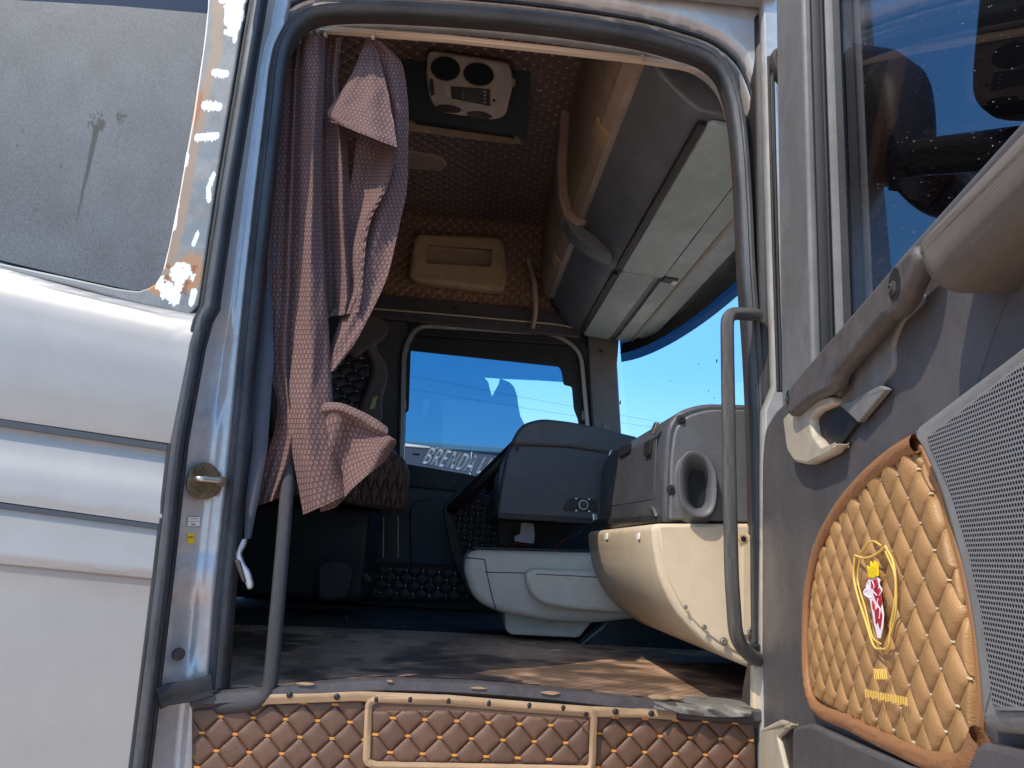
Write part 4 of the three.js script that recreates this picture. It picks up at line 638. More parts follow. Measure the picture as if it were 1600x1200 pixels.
{
  // drawer console between the seats
  const a = planeZ(-0.95), back = planeZ(-1.45);
  const cons = part(cab, 'drawer_console', plate(back, rounded(a.pts([[724, 890], [727, 868], [742, 858], [960, 864], [1040, 870], [1040, 962], [930, 974], [860, 972], [775, 956], [738, 936]]), [0.03, 0.02, 0.02, 0.01, 0.01, 0.01, 0.02, 0.03, 0.05, 0.06]), { h: 0, d: 0.5, bevel: 0.022, seg: 5 }), M.creamGrey);
  part(cons, 'console_rim', plate(planeZ(-1.44), a.pts([[740, 854], [960, 860], [1030, 866], [1030, 869], [960, 864], [738, 858]]), { h: 0, d: 0.48, bevel: 0.003 }), M.black);
  part(cons, 'seam', tube(a.pts([[757, 874], [760, 890], [766, 920], [775, 954]]).map((p) => a.p(p.x, p.y, 0.0)), 0.0018, { rad: 6 }), M.stripe);
  part(cons, 'seam', tube(a.pts([[728, 871], [757, 874]]).map((p) => a.p(p.x, p.y, 0.0)), 0.0018, { rad: 6 }), M.stripe);
  part(cons, 'seam', tube(a.pts([[758, 894], [830, 896], [960, 906]]).map((p) => a.p(p.x, p.y, 0.0)), 0.0016, { rad: 6 }), M.stripe);
  const dr = planeZ(-0.95), dpl = planeZ(-0.90);
  const dw = part(cons, 'drawer_front', plate(dr, rounded(dpl.pts([[820, 893], [835, 888], [900, 891], [1000, 897], [1000, 960], [900, 954], [850, 946], [830, 930], [822, 912]]), [0.01, 0.008, 0.02, 0.003, 0.003, 0.03, 0.03, 0.03, 0.03]), { h: 0, d: 0.05, bevel: 0.014, seg: 4 }), M.creamGrey);
  part(cons, 'seam', tube(dpl.pts([[838, 897], [900, 900], [990, 906]]).map((p) => dpl.p(p.x, p.y, 0.0)), 0.0014, { rad: 6 }), M.stripe);
  part(cons, 'console_foot', plate(planeZ(-1.4), rounded(planeZ(-1.02).pts([[788, 955], [935, 960], [905, 997], [798, 992], [790, 985]]), 0.012), { h: 0, d: 0.38, bevel: 0.006 }), M.creamGrey);
}
// ---- steering wheel
{
  const pl = new Plane(V3(0.115, 0.575, -1.52), V3(-0.75, 0.66, 0.05));
  const sw = new THREE.Group(); sw.name = 'steering_wheel'; sw.position.copy(cab._base).negate(); cab.add(sw);
  const g = new THREE.TorusGeometry(0.22, 0.022, 14, 48); part(sw, 'wheel_rim', g.applyMatrix4(pl.m()), M.black);
  const hub = new THREE.CylinderGeometry(0.07, 0.085, 0.05, 28); hub.rotateX(Math.PI / 2); part(sw, 'wheel_hub', hub.applyMatrix4(pl.m(-0.03)), M.black);
  for (const a of [0.2, 2.94, 4.3, 5.1]) { const s = box(0.05, 0.21, -0.016, 0.016, -0.03, -0.01); s.rotateZ(a); part(sw, 'wheel_spoke', s.applyMatrix4(pl.m()), M.darkTrim); }
  const col = new THREE.CylinderGeometry(0.05, 0.07, 0.45, 20); col.rotateX(Math.PI / 2); part(sw, 'steering_column', col.applyMatrix4(pl.m(-0.27)), M.black);
}
// ---- grab rails
{
  const b = V3(0, 0, 0);
  const l = fillet([atZ(330, 1104, -0.07), atZ(350, 1104, -0.05), atZ(420, 1096, -0.045), atZ(438, 900, -0.075), atZ(452, 720, -0.125), atZ(462, 560, -0.17), atZ(466, 420, -0.20)], 0.07, 9);
  part(cab, 'grab_rail', tube(l, 0.0125, { rad: 18 }), M.rail, { label: 'dark grab rail beside the curtain' });
  const r = fillet([atZ(1182, 492, -0.05), atZ(1168, 491, -0.03), atZ(1136, 489, -0.01), atZ(1139, 700, 0.0), atZ(1143, 900, 0.0), atZ(1150, 1000, -0.005), atZ(1175, 1028, -0.03), atZ(1196, 1032, -0.06)], 0.03, 8);
  part(cab, 'grab_rail', tube(r, 0.0125, { rad: 18 }), M.railGrey, { label: 'worn grey grab rail in front of the dashboard end' });
  const ft = planeZ(-0.08); part(cab, 'rail_mount', plate(ft, rounded(ft.pts([[1168, 1005], [1192, 1000], [1192, 1050], [1176, 1046]]), 0.006), { h: 0, d: 0.03, bevel: 0.006 }), M.black);
  part(cab, 'corner_trim', plate(planeZ(-0.07), planeZ(-0.07).pts([[1171, 1040], [1184, 1036], [1184, 1128], [1171, 1130]]), { h: 0, d: 0.02, bevel: 0.004 }), M.cream);
}
// ---- fittings on the rear jamb: striker, labels, door check strap
{
  const c = atZ(318, 752, -0.045), n = V3(0.66, 0, 0.75).normalize(), pl = new Plane(c.clone().addScaledVector(n, 0.005), n);
  const st = part(cab, 'striker_plate', plate(pl, smooth(pl.pts([[318, 722], [335, 730], [345, 748], [342, 768], [328, 778], [306, 780], [292, 766], [291, 748], [300, 730]]), 5), { h: 0, d: 0.006, bevel: 0.002 }), M.rust);
  for (const [a, b] of [[312, 733], [307, 767]]) part(st, 'bolt', screwHead(pl, pl.uv(a, b), 0.0085, 0.006), M.rust);
  part(st, 'striker_loop', tube(fillet([pl.p(-0.02, 0.002, 0.004), pl.p(-0.02, 0.002, 0.022), pl.p(0.022, 0.002, 0.022), pl.p(0.022, 0.002, 0.004)], 0.008), 0.005), M.steel);
  part(st, 'striker_block', plate(pl, pl.pts([[332, 745], [346, 745], [345, 760], [332, 760]]), { h: 0.004, d: 0.018, bevel: 0.002 }), M.rust);
  const lc = atZ(298, 815, -0.036), lp = new Plane(lc.clone().addScaledVector(n, 0.004), n);
  const card = (w, h, draw) => std(C(1, 1, 1), { map: painted(w, h, draw), roughness: 0.5 });
  const dec = ([x0, y0, x1, y1, sk], m, name) => { const g = grid(6, 6, (s, t) => onJamb(x0 + (x1 - x0) * s - sk * t, y0 + (y1 - y0) * t)), u = g.attributes.uv; for (let i = 0; i < u.count; i++) u.setXY(i, (i % 7) / 6, 1 - Math.floor(i / 7) / 6); part(cab, name, g, m); };
  dec([293, 807, 314, 823, 1], card(128, 96, (x, w, h) => { x.fillStyle = '#ddd8cc'; x.fillRect(0, 0, w, h); x.strokeStyle = '#333'; x.lineWidth = 3; x.strokeRect(2, 2, w - 4, h - 4); x.fillStyle = '#555'; x.font = '20px sans-serif'; x.fillText('SCANIA', 30, 28); x.fillRect(10, 46, 70, 4); x.fillRect(92, 46, 26, 4); x.fillRect(40, 70, 40, 10); }), 'white_label');
  dec([294, 833, 304, 849, 1], card(64, 96, (x, w, h) => { x.fillStyle = '#f0c419'; x.fillRect(0, 0, w, h); x.fillStyle = '#2a2210'; x.font = 'bold 34px sans-serif'; x.fillText('081', 4, 50); }), 'yellow_tag');
  part(cab, 'plug_hole', disc(lp, lp.uv(279, 1022), 0.010, -0.002, 0.006), M.headTrim);
  const s0 = [[244, 1092], [262, 1084], [300, 1078], [330, 1070]].map(([x, y], i) => atZ(x, y, -0.008 - i * 0.012));
  part(cab, 'check_strap', sweep(s0, [[0.017, 0.004], [0.016, 0.010], [0.002, 0.013], [-0.004, 0.010], [-0.016, 0.011], [-0.018, 0.004]]), M.rubber, { label: 'taped black strap across the pillar' });
}
// ---- seat belt hanging behind the curtain
{
  const rows = [[300, 420, 432, -0.16], [450, 408, 424, -0.13], [560, 402, 428, -0.105], [640, 396, 422, -0.10], [700, 394, 418, -0.095], [780, 384, 404, -0.09], [842, 381, 392, -0.088]];
  const belt = part(cab, 'seat_belt', grid(6, 60, (s, t) => { const y = 300 + 542 * t, [a, b, z] = lerpList(rows, y); return atZ(a + (b - a) * s, y, z + 0.006 * Math.sin(s * 3)); }), std(C(0.055, 0.062, 0.08), { roughness: 0.8, side: THREE.DoubleSide }));
  const pl = planeZ(-0.088);
  part(belt, 'belt_tongue', plate(pl, rounded(pl.pts([[380, 842], [388, 841], [386, 852], [378, 864], [384, 882], [392, 892], [398, 912], [396, 920], [389, 921], [380, 898], [370, 874], [370, 866]]), 0.003), { h: 0, d: 0.012, bevel: 0.004, seg: 3 }), std(C(0.35, 0.37, 0.40), { roughness: 0.4, metalness: 0.3 }));
  part(belt, 'belt_stop', plate(pl, rounded(pl.pts([[369, 874], [378, 874], [388, 910], [382, 908]]), 0.003), { h: 0.004, d: 0.014, bevel: 0.004 }), M.headTrim);
}
// ---- curtain rail on the header
{
  const rp = [[455, 42], [560, 50], [700, 60], [850, 76], [1000, 93], [1060, 102], [1120, 116]].map(([x, y]) => atZ(x, y, -0.15));
  const r = part(cab, 'curtain_rail', sweep(rp, [[0.006, 0.005], [0.002, 0.006], [0.001, 0.004], [-0.001, 0.004], [-0.002, 0.006], [-0.006, 0.005], [-0.007, -0.006], [0.007, -0.006]]), M.tanMetal);
  part(r, 'rail_joint', plate(planeZ(-0.145), planeZ(-0.145).pts([[1000, 88], [1006, 88], [1006, 100], [1000, 99]]), { h: 0.0, d: 0.006, bevel: 0.001 }), M.tanMetal);
  for (const [a, b] of [[538, 27], [585, 28], [818, 50], [810, 36]]) part(cab, 'trim_clip', plate(planeZ(-0.12), rounded(planeZ(-0.12).pts([[a - 7, b - 3], [a + 7, b - 2], [a + 6, b + 4], [a - 5, b + 3]]), 0.002), { h: 0, d: 0.008, bevel: 0.002 }), M.tanMetal);
}
// ------------------------------------------------------------------ driver's seat
{
  const seat = thing('driver_seat', 'brown and black quilted driver seat by the far window', 'seat', V3(-0.5, 0, -1.62));
  part(seat, 'seat_cushion', box(-0.95, -0.235, 0.40, 0.62, -1.88, -1.36, 0.06), M.quiltBrown[0]);
  const near = planeZ(-1.357);
  const nq = rounded(near.pts([[540, 705], [600, 700], [632, 716], [641, 742], [636, 790], [628, 800], [530, 786], [400, 770], [400, 700]]), 0.01);
  const cu = part(seat, 'cushion_cover', plate(near, nq, { h: -0.03, d: 0.03, bevel: 0.012, seg: 3 }), M.quiltBrown[0]);
  quilt(cu, near, near.pts([[440, 702], [540, 707], [600, 702], [630, 718], [638, 742], [632, 790], [624, 796], [530, 783], [440, 772]]), { du: 0.034, dv: 0.11, h: 0.009, h0: 0.0, mats: M.quiltBrown, sub: 4, thread: M.threadCream, tl: 0.006, tw: 0.0014, vertical: true, seams: 0.012 });
  const bp = new Plane(atZ(560, 570, -1.55), V3(0.25, 0.1, 0.97));
  const bk = part(seat, 'backrest', plate(bp, smooth(bp.pts([[500, 480], [570, 520], [584, 560], [578, 600], [560, 650], [530, 690], [430, 690], [430, 470]]), 6), { h: -0.2, d: 0.2, bevel: 0.03, seg: 4 }), M.quiltBlack[1]);
  quilt(bk, bp, bp.pts([[505, 550], [540, 545], [578, 562], [575, 600], [556, 640], [535, 660], [505, 660]]), { du: 0.075, dv: 0.055, skew: 0.3, h: 0.010, h0: 0.001, mats: M.quiltBlack, sub: 3, thread: M.threadCream, tl: 0.007, tw: 0.005 });
  const bo = new Plane(atZ(590, 600, -1.45), V3(0.5, 0.1, 0.86));
  const bs = part(seat, 'side_bolster', plate(bo, smooth(bo.pts([[560, 520], [575, 500], [592, 508], [602, 516], [600, 528], [590, 540], [604, 566], [608, 590], [600, 620], [596, 660], [560, 660], [572, 610], [582, 580], [580, 560]]), 5), { h: -0.05, d: 0.05, bevel: 0.016, seg: 4 }), std(C(0.085, 0.055, 0.042), { roughness: 0.7, map: wearB }));
  part(bs, 'woven_patch', plate(bo, bo.pts([[582, 622], [590, 618], [585, 638], [577, 640]]), { h: 0.0, d: 0.002, bevel: 0 }), std(C(0.30, 0.26, 0.08)));
  part(seat, 'armrest_fold', plate(bo, smooth(bo.pts([[545, 500], [580, 492], [604, 512], [600, 528], [575, 545], [550, 560], [535, 540]]), 5), { h: -0.01, d: 0.03, bevel: 0.012, seg: 3 }), std(C(0.06, 0.036, 0.028), { roughness: 0.8 }));
  part(seat, 'seat_pedestal', box(-0.85, -0.32, 0.05, 0.40, -1.82, -1.5, 0.03), M.black);
  const pb = planeZ(-1.42);
  part(seat, 'side_shield', plate(pb, rounded(pb.pts([[498, 882], [530, 872], [556, 890], [545, 935], [498, 940]]), 0.03), { h: 0, d: 0.04, bevel: 0.012, seg: 3 }), std(C(0.05, 0.048, 0.05)));
  part(seat, 'buckle', plate(pb, rounded(pb.pts([[567, 898], [574, 894], [584, 906], [578, 911]]), 0.004), { h: 0.02, d: 0.02, bevel: 0.005 }), std(C(0.12, 0.03, 0.025)));
  for (const px of [604, 627]) part(seat, 'frame_edge', tube([atZ(px - 5, 808, -1.5), atZ(px - 5, 870, -1.5)], 0.003, { rad: 6 }), M.tan);
}
// ------------------------------------------------------------------ worn floor mat
{
  const y = 0.006, near = [[345, 1096], [420, 1078], [560, 1068], [700, 1070], [830, 1079], [960, 1094], [1060, 1106], [1175, 1112]], far = [[1180, 1024], [1110, 1014], [1000, 1005], [900, 1000], [700, 990], [560, 984], [450, 980], [350, 978]];
  const pl = new Plane(V3(0, y, 0), V3(0, 1, 0), V3(0, 0, -1));
  const pts = [...near.map(([a, b]) => { const q = atZ(a, b, -0.07); return V2(q.x, 0.10); }), ...far.map(([a, b]) => pl.uv(a, b))];
  const conv = [...near.map(([a], i) => V3(-0.46 + i * 1.06 / 7, y, -0.12)), ...far.map(([a, b]) => atY(a, b, y))].map((q) => { const d = q.sub(pl.o); return V2(d.dot(pl.ex), d.dot(pl.ey)); });
  const f1 = fractal(1024, [[3, 1], [7, 0.9], [20, 0.7], [70, 0.5], [300, 0.35]], 555), f2 = fractal(1024, [[5, 1], [30, 0.6]], 558);
  const t = texture(1024, (x, yy) => { const v = f1(x, yy), w = f2(x, yy), k = Math.min(1, Math.max(0, (v - 0.28) * 2.1)); const dk = Math.min(1, Math.max(0, (w - 0.52) * 4)); const ln = (x + yy) % 26 < 2 || (x - yy + 1040) % 26 < 2 ? Math.min(1, Math.max(0, (w - 0.44) * 5)) * 0.45 : 0; const c = [0.60 + 0.32 * k, 0.49 + 0.29 * k, 0.41 + 0.26 * k]; return c.map((q) => q * (1 - 0.45 * dk) * (1 - ln)); }, { metres: 1.3, srgb: true });
  const bm = texture(512, (x, yy) => { const a = Math.abs(((x + yy) % 32) - 16), b = Math.abs(((x - yy + 512) % 32) - 16); return a < 2 || b < 2 ? 0.2 : 0.8; }, { metres: 0.5 });
  const m = thing('floor_mat', 'worn brown vinyl mat lying on the cab floor at the sill', 'floor mat', V3(0.05, 0, -0.5));
  part(m, 'mat_sheet', plate(pl, conv, { h: -0.004, d: 0.008, bevel: 0.002 }), std(C(0.95, 0.92, 0.9), { map: t, roughness: 0.55, bumpMap: bm, bumpScale: 0.0012 }));
  for (let k = 0; k < 22; k++) { const q = atY(380 + rnd() * 620, 962 + rnd() * 30, 0.012), g = new THREE.IcosahedronGeometry(0.0015 + rnd() * 0.002, 0); g.scale(1.6, 0.6, 1); g.translate(q.x, q.y, q.z); part(m, 'crumb', g, rnd() < 0.5 ? M.piping : M.locker); }
}
// ------------------------------------------------------------------ quilted step cover
{
  const pl = planeZ(-0.052), root = thing('step_cover', 'brown quilted cover with orange stitching snapped on below the sill', 'step cover', V3(0.05, -0.45, -0.05));
  const all = pl.pts([[300, 1105], [352, 1104], [420, 1096], [560, 1082], [700, 1084], [830, 1096], [960, 1110], [1062, 1122], [1178, 1126], [1186, 1400], [300, 1400]]);
  const bs = part(root, 'cover_base', plate(pl, all, { h: -0.006, d: 0.006, bevel: 0 }), M.quiltBrown[0]);
  const pocket = pl.pts([[577, 1200], [577, 1092], [925, 1112], [922, 1300], [577, 1300]]);
  quilt(bs, pl, pl.pts([[300, 1108], [420, 1100], [577, 1092], [574, 1400], [300, 1400]]), { du: 0.053, dv: 0.053, h: 0.0065, h0: 0, mats: M.quiltBrown, sub: 4, thread: M.threadOrange, tl: 0.011, tw: 0.0038 });
  quilt(bs, pl, pl.pts([[925, 1112], [1062, 1124], [1178, 1130], [1186, 1400], [920, 1400]]), { du: 0.053, dv: 0.053, h: 0.0065, h0: 0, mats: M.quiltBrown, sub: 4, thread: M.threadOrange, tl: 0.011, tw: 0.0038 });
  const fp = planeZ(-0.044), fl = rounded(fp.pts([[577, 1097], [590, 1090], [700, 1092], [920, 1110], [927, 1118], [924, 1194], [918, 1201], [585, 1194], [573, 1188]]), 0.012);
  const flap = part(root, 'pocket_flap', plate(fp, fl, { h: 0, d: 0.004, bevel: 0.001 }), M.quiltBrown[0]);
  quilt(flap, fp, fp.pts([[582, 1110], [700, 1108], [920, 1124], [919, 1192], [584, 1188]]), { du: 0.053, dv: 0.053, ou: 0.02, ov: 0.012, h: 0.0065, h0: 0.004, mats: M.quiltBrown, sub: 4, thread: M.threadOrange, tl: 0.011, tw: 0.0038 });
  const loop = [...fl, fl[0]].map((p) => fp.p(p.x, p.y, 0.006));
  part(flap, 'piping', sweep(loop, ringProf(0.0062, 0.004, 8)), M.piping);
  part(root, 'binding', sweep([[392, 1100], [420, 1092], [560, 1087], [600, 1090], [700, 1094], [830, 1105], [925, 1112], [1000, 1113], [1056, 1117]].map(([a, b]) => pl.p(pl.uv(a, b, 0.012).x, pl.uv(a, b, 0.012).y, 0.012)), ringProf(0.0085, 0.003, 8)), M.piping);
  for (const [a, b] of [[452, 1086], [526, 1089], [588, 1093], [641, 1093], [701, 1095], [764, 1099], [827, 1103], [880, 1107], [916, 1115], [962, 1112], [1018, 1115]]) { const q = pl.uv(a, b, 0.017), g = new THREE.SphereGeometry(0.0052, 16, 8, 0, Math.PI * 2, 0, Math.PI / 2); g.rotateX(Math.PI / 2); g.scale(1, 1, 0.6); g.translate(q.x, q.y, 0); part(root, 'snap_button', g.applyMatrix4(pl.m(0.0155)), M.inkBlack); }
}
// ------------------------------------------------------------------ curtain
{
  const root = thing('curtain', 'dusty pink patterned cab curtain bunched at the rear of the door opening', 'curtain', V3(-0.25, 0.9, -0.12));
  const n = 256, fw = fractal(n, [[64, 1], [128, 1]], 61);
  const motif = (x, y) => { const cx = 32, r = Math.floor(y / 32), ox = (r & 1) * 16, u = ((x + ox) % 32) - 16, v = (y % 32) - 16; const d1 = Math.hypot(u / 9, v / 11), d2 = Math.hypot((u + 5) / 8, (v - 2) / 10); return d1 < 1 && d2 > 0.86 ? 1 : d1 < 1.25 ? 0.35 : 0.12; };
  const col = texture(n, (x, y) => { const m = motif(x, y), w = 0.88 + 0.2 * fw(x, y); return [(0.45 + 0.29 * m) * w, (0.345 + 0.27 * m) * w, (0.34 + 0.24 * m) * w]; }, { metres: 0.078, srgb: true });
  const bmp = texture(n, (x, y) => motif(x, y) * 0.8 + fw(x, y) * 0.2, { metres: 0.078 });
  const cloth = std(C(0.60, 0.555, 0.545), { map: col, bumpMap: bmp, bumpScale: 0.0022, roughness: 0.9, side: THREE.DoubleSide });
  const wr = fractal(256, [[4, 1], [9, 0.7], [20, 0.35]], 733), wob = (s, t, a) => (wr(s * 97 + 13 * a, t * 230) - 0.5);
  const smoothRows = (rows) => { const cs = rows[0].slice(1).map((_, j) => new THREE.CatmullRomCurve3(rows.map((r) => V3(r[0], r[j + 1], 0)), false, 'centripetal')); return (t) => { const L = cs.map((c) => c.getPoint(t)); return [L[0].x, ...L.map((p) => p.y)]; }; };
  // rows: [y, left x, right x, depth, y drop at right]
  const sheet = (rows, folds, nu = 44, nv = 110, k = 1) => { const f = smoothRows(rows); return grid(nu, nv, (s, t) => { const [y, a, b, z, dy] = f(t); const px = a + (b - a) * s; return atZ(px + wob(s, t, 3) * 5 * k, y + dy * s + wob(s, t, 1) * 2, z + folds(s, t) + wob(s, t, 2) * 0.022 * k); }); };
  const parts = [];
  // rear folds
  parts.push(sheet([[52, 448, 476, -0.16, 3], [110, 440, 476, -0.155, 0], [220, 427, 478, -0.15, 0], [350, 419, 478, -0.145, 0], [450, 417, 476, -0.14, 0], [560, 416, 468, -0.125, 0], [625, 432, 466, -0.11, 0], [665, 430, 480, -0.11, 0], [720, 414, 476, -0.12, 0], [793, 396, 452, -0.125, -22]], (s, t) => 0.013 * Math.sin(s * 10 + 1 + t * 2) + 0.005 * Math.sin(s * 23 + t * 3)));
  // front column
  parts.push(sheet([[55, 470, 508, -0.135, 0], [120, 469, 507, -0.125, 0], [270, 468, 503, -0.112, 0], [380, 466, 505, -0.105, 0], [470, 462, 511, -0.10, 0], [560, 455, 518, -0.095, 0], [650, 448, 521, -0.085, 0], [720, 458, 530, -0.085, 0], [804, 474, 548, -0.09, -34]], (s, t) => 0.030 * Math.sin(s * Math.PI) ** 0.8 - 0.014 + 0.003 * Math.sin(s * 11 + t * 5)));
  // narrow fold beside the column, slipping behind it
  parts.push(sheet([[56, 504, 534, -0.165, 2], [130, 500, 528, -0.16, 0], [200, 497, 540, -0.155, 0], [280, 498, 546, -0.15, 0], [380, 500, 552, -0.155, 0], [460, 503, 556, -0.15, 0], [498, 506, 552, -0.145, -10]], (s, t) => 0.020 * Math.sin(s * 8 + 1.2 + t * 1.5) + 0.004 * Math.sin(s * 19)));
  // the wing: outer cloth down to the right edge
  parts.push(sheet([[58, 574, 594, -0.165, 6], [80, 572, 616, -0.175, 4], [100, 570, 628, -0.178, 0], [165, 584, 638, -0.178, 0], [230, 590, 638, -0.182, 0], [260, 586, 638, -0.185, 0], [300, 570, 636, -0.182, 0], [340, 556, 628, -0.178, 0], [385, 548, 618, -0.172, 0], [440, 538, 602, -0.162, 0], [500, 530, 574, -0.14, 0], [545, 514, 548, -0.13, 0], [580, 506, 522, -0.12, 0]], (s, t) => 0.026 * Math.sin(Math.min(1, s * 1.05) * Math.PI * 0.7) - 0.01 + 0.005 * Math.sin(s * 9 + t * 6)));
  // inner cloth, its frayed hem catching the sun along the wing
  parts.push(sheet([[175, 556, 615, -0.185, 40], [220, 556, 618, -0.18, 22], [262, 551, 614, -0.178, 2], [300, 545, 602, -0.175, 0], [340, 538, 582, -0.17, 0], [400, 530, 570, -0.16, 0], [450, 541, 566, -0.15, 0], [494, 514, 560, -0.14, -6]], (s, t) => 0.056 * Math.max(0, s - 0.45) / 0.55 * (1 - 0.5 * t) + 0.006 * Math.sin(s * 8 + t * 4) + (s > 0.93 ? 0.004 * Math.sin(t * 160) : 0), 44, 120));
  // fold of cloth turned back over the wing
  parts.push(sheet([[58, 572, 584, -0.16, 4], [80, 564, 590, -0.15, 2], [115, 549, 600, -0.14, 2], [150, 528, 610, -0.13, 8], [176, 511, 618, -0.122, 36], [190, 516, 620, -0.118, 40]], (s, t) => 0.022 * Math.sin(s * Math.PI * 0.85) * t + 0.032 * s * t * t + 0.003 * Math.sin(s * 12) + (t > 0.95 ? 0.003 * Math.sin(s * 90) : 0), 60, 60));
  // skirt flying out to the right at the bottom
  {
    const top = smoothRows([[500, 648, 800, -0.10], [525, 638, 792, -0.085], [548, 645, 766, -0.07], [575, 660, 742, -0.06], [600, 676, 722, -0.055], [619, 688, 694, -0.055]]);
    parts.push(grid(50, 40, (s, t) => { const [x, a, b, z] = top(s); return atZ(x + wob(t, s, 4) * 3, a + (b - a) * t, z + 0.016 * Math.sin(s * 8 + t * 3.2) + wob(t, s, 5) * 0.02); }));
    const roll = smoothRows([[502, 629, 650, -0.09], [530, 629, 648, -0.07], [560, 640, 662, -0.06], [590, 656, 680, -0.052], [606, 668, 684, -0.052]]);
    parts.push(grid(40, 14, (s, t) => { const [x, a, b, z] = roll(s); return atZ(x, a + (b - a) * t, z + 0.014 * Math.sin(t * Math.PI) + wob(t, s, 6) * 0.008); }));
  }
  part(root, 'cloth', merge(parts), cloth);
  for (const [x, y] of [[464, 47], [478, 48], [485, 50], [497, 50], [509, 54], [583, 57]]) { const q = atZ(x, y, -0.146), g = box(-0.004, 0.004, -0.007, 0.004, -0.004, 0.006, 0.002); g.translate(q.x, q.y, q.z); part(root, 'hook', g, M.creamGrey); }
}
// ------------------------------------------------------------------ the open passenger door (swings on the cab's front jamb)
{
  const AL = 12 * RAD, hinge = V3(0.535, 0, 0.03), nrm = V3(-Math.cos(AL), 0, -Math.sin(AL));
  const W = new Plane(hinge, nrm);                             // measuring plane in the world
  const door = new THREE.Group(); door.name = 'passenger_door'; cab.add(door);
  door.position.copy(hinge).sub(cab._base); door.rotation.y = -(Math.PI / 2 + AL);
  door.userData.label = 'open passenger door seen from inside';
  const L = new Plane(V3(0, 0, 0), V3(0, 0, 1));               // the same plane in the door's own coordinates
  const d = (list, h = 0) => W.pts(list, h);
  const d3 = (list, h) => W.pts(list, h).map((p) => V3(p.x, p.y, h));
  const add = (name, g, m, x) => part(door, name, g, m, x);
  // trim panel
  add('door_panel', plate(L, rounded(d([[1188, 1400], [1190, 720], [1194, 668], [1210, 640], [1240, 612], [1400, 400], [1600, 172], [1720, 40], [1780, 1900], [1188, 1600]]), [0.003, 0.02, 0.03, 0.02, 0.02, 0.02, 0.02, 0.01, 0.01, 0.01]), { h: -0.07, d: 0.07, bevel: 0.012, seg: 4 }), M.doorTrim);
  // outer skin
  add('door_skin', plate(L, d([[1200, 1600], [1205, 640], [1260, 600], [1720, 20], [1740, 1600]]), { h: -0.10, d: 0.028, bevel: 0.004 }), M.silver);
  // window frame at the hinge side
  const wf = d([[1222, 640], [1211, -120], [1250, -120], [1269, 590], [1266, 640]], -0.015), grow = (k) => wf.map((p, i) => (i > 1 ? V2(p.x + k, p.y) : p.clone()));
  add('window_frame', plate(L, wf, { h: -0.029, d: 0.014, bevel: 0.006, seg: 4 }), M.doorFrame);
  add('glass_seal', plate(L, grow(0.001), { h: -0.049, d: 0.0205, bevel: 0.003 }), M.rubber);
  add('glass_seal', plate(L, grow(0.006), { h: -0.045, d: 0.004, bevel: 0.0015 }), M.rubber);
  add('glass_run', plate(L, grow(0.003), { h: -0.075, d: 0.0265, bevel: 0.002 }), M.doorFrame);
  add('window_glass', flat(L, d([[1230, 700], [1230, -160], [1800, -260], [1800, 300]], -0.060), -0.060), M.doorGlass);
  const specks = []; for (let k = 0; k < 120; k++) { const q = W.uv(1300 + rnd() * 320, rnd() * 420, -0.059), z = 0.0003 + rnd() * rnd() * 0.0008, g = new THREE.BoxGeometry(z, z, 0.0003); g.rotateZ(rnd() * 3); g.translate(q.x, q.y, -0.0592); specks.push(g); }
  part(door, 'dust_specks', specks, std(C(0.6, 0.55, 0.5), { roughness: 0.9 }), { kind: 'stuff' });
  // mirrors outside the glass
  const mir = (name, list, h, dd, m, b = 0.02, r = 0.02) => add(name, plate(L, rounded(d(list, h), r), { h: h - dd, d: dd, bevel: b, seg: 4 }), m);
  const hs = std(C(0.035, 0.03, 0.032), { roughness: 0.5 });
  mir('mirror_housing', [[1235, 60], [1335, 78], [1372, 110], [1380, 170], [1380, 285], [1345, 292], [1235, 300]], -0.20, 0.10, hs, 0.03, 0.02);
  mir('mirror_arm', [[1230, 225], [1380, 222], [1580, 195], [1580, 262], [1500, 276], [1420, 282], [1380, 285], [1345, 292], [1230, 298]], -0.24, 0.06, hs, 0.02, 0.01);
  mir('mirror_housing', [[1530, -120], [1508, 120], [1508, 165], [1530, 190], [1700, 190], [1700, -160]], -0.22, 0.12, hs, 0.03, 0.02);
  mir('mirror_housing', [[1382, 280], [1402, 275], [1500, 268], [1500, 330], [1450, 345], [1420, 330], [1395, 305]], -0.19, 0.05, M.railGrey, 0.02, 0.02);
  mir('mirror_glass', [[1394, 284], [1404, 278], [1486, 272], [1470, 300], [1448, 322], [1420, 312]], -0.185, 0.008, std(C(0.12, 0.05, 0.05), { roughness: 0.15, metalness: 0.5 }), 0.002, 0.01);
  // armrest pad
  add('armrest_pad', plate(L, rounded(d([[1420, 400], [1426, 362], [1600, 168], [1740, 10], [1740, 220], [1600, 322], [1452, 462], [1434, 446]], 0.05), [0.02, 0.02, 0.01, 0.01, 0.01, 0.02, 0.02, 0.02]), { h: -0.02, d: 0.07, bevel: 0.022, seg: 5 }), M.armrest);
  // pull handle with its pocket
  add('handle_pocket', plate(L, rounded(d([[1240, 640], [1398, 432], [1428, 440], [1452, 468], [1412, 505], [1400, 540], [1404, 572], [1384, 606], [1330, 664], [1300, 690], [1250, 716]]), 0.015), { h: -0.006, d: 0.010, bevel: 0.003 }), M.doorGrey);
  add('pull_handle', plate(L, rounded(d([[1226, 638], [1228, 612], [1240, 594], [1398, 408], [1424, 380], [1432, 402], [1402, 478], [1388, 497], [1378, 498], [1302, 588], [1296, 610], [1262, 626], [1232, 652]], 0.03), [0.006, 0.006, 0.01, 0.01, 0.01, 0.02, 0.02, 0.012, 0.012, 0.01, 0.01, 0.01, 0.004]), { h: 0.010, d: 0.020, bevel: 0.007, seg: 4 }), M.grab);
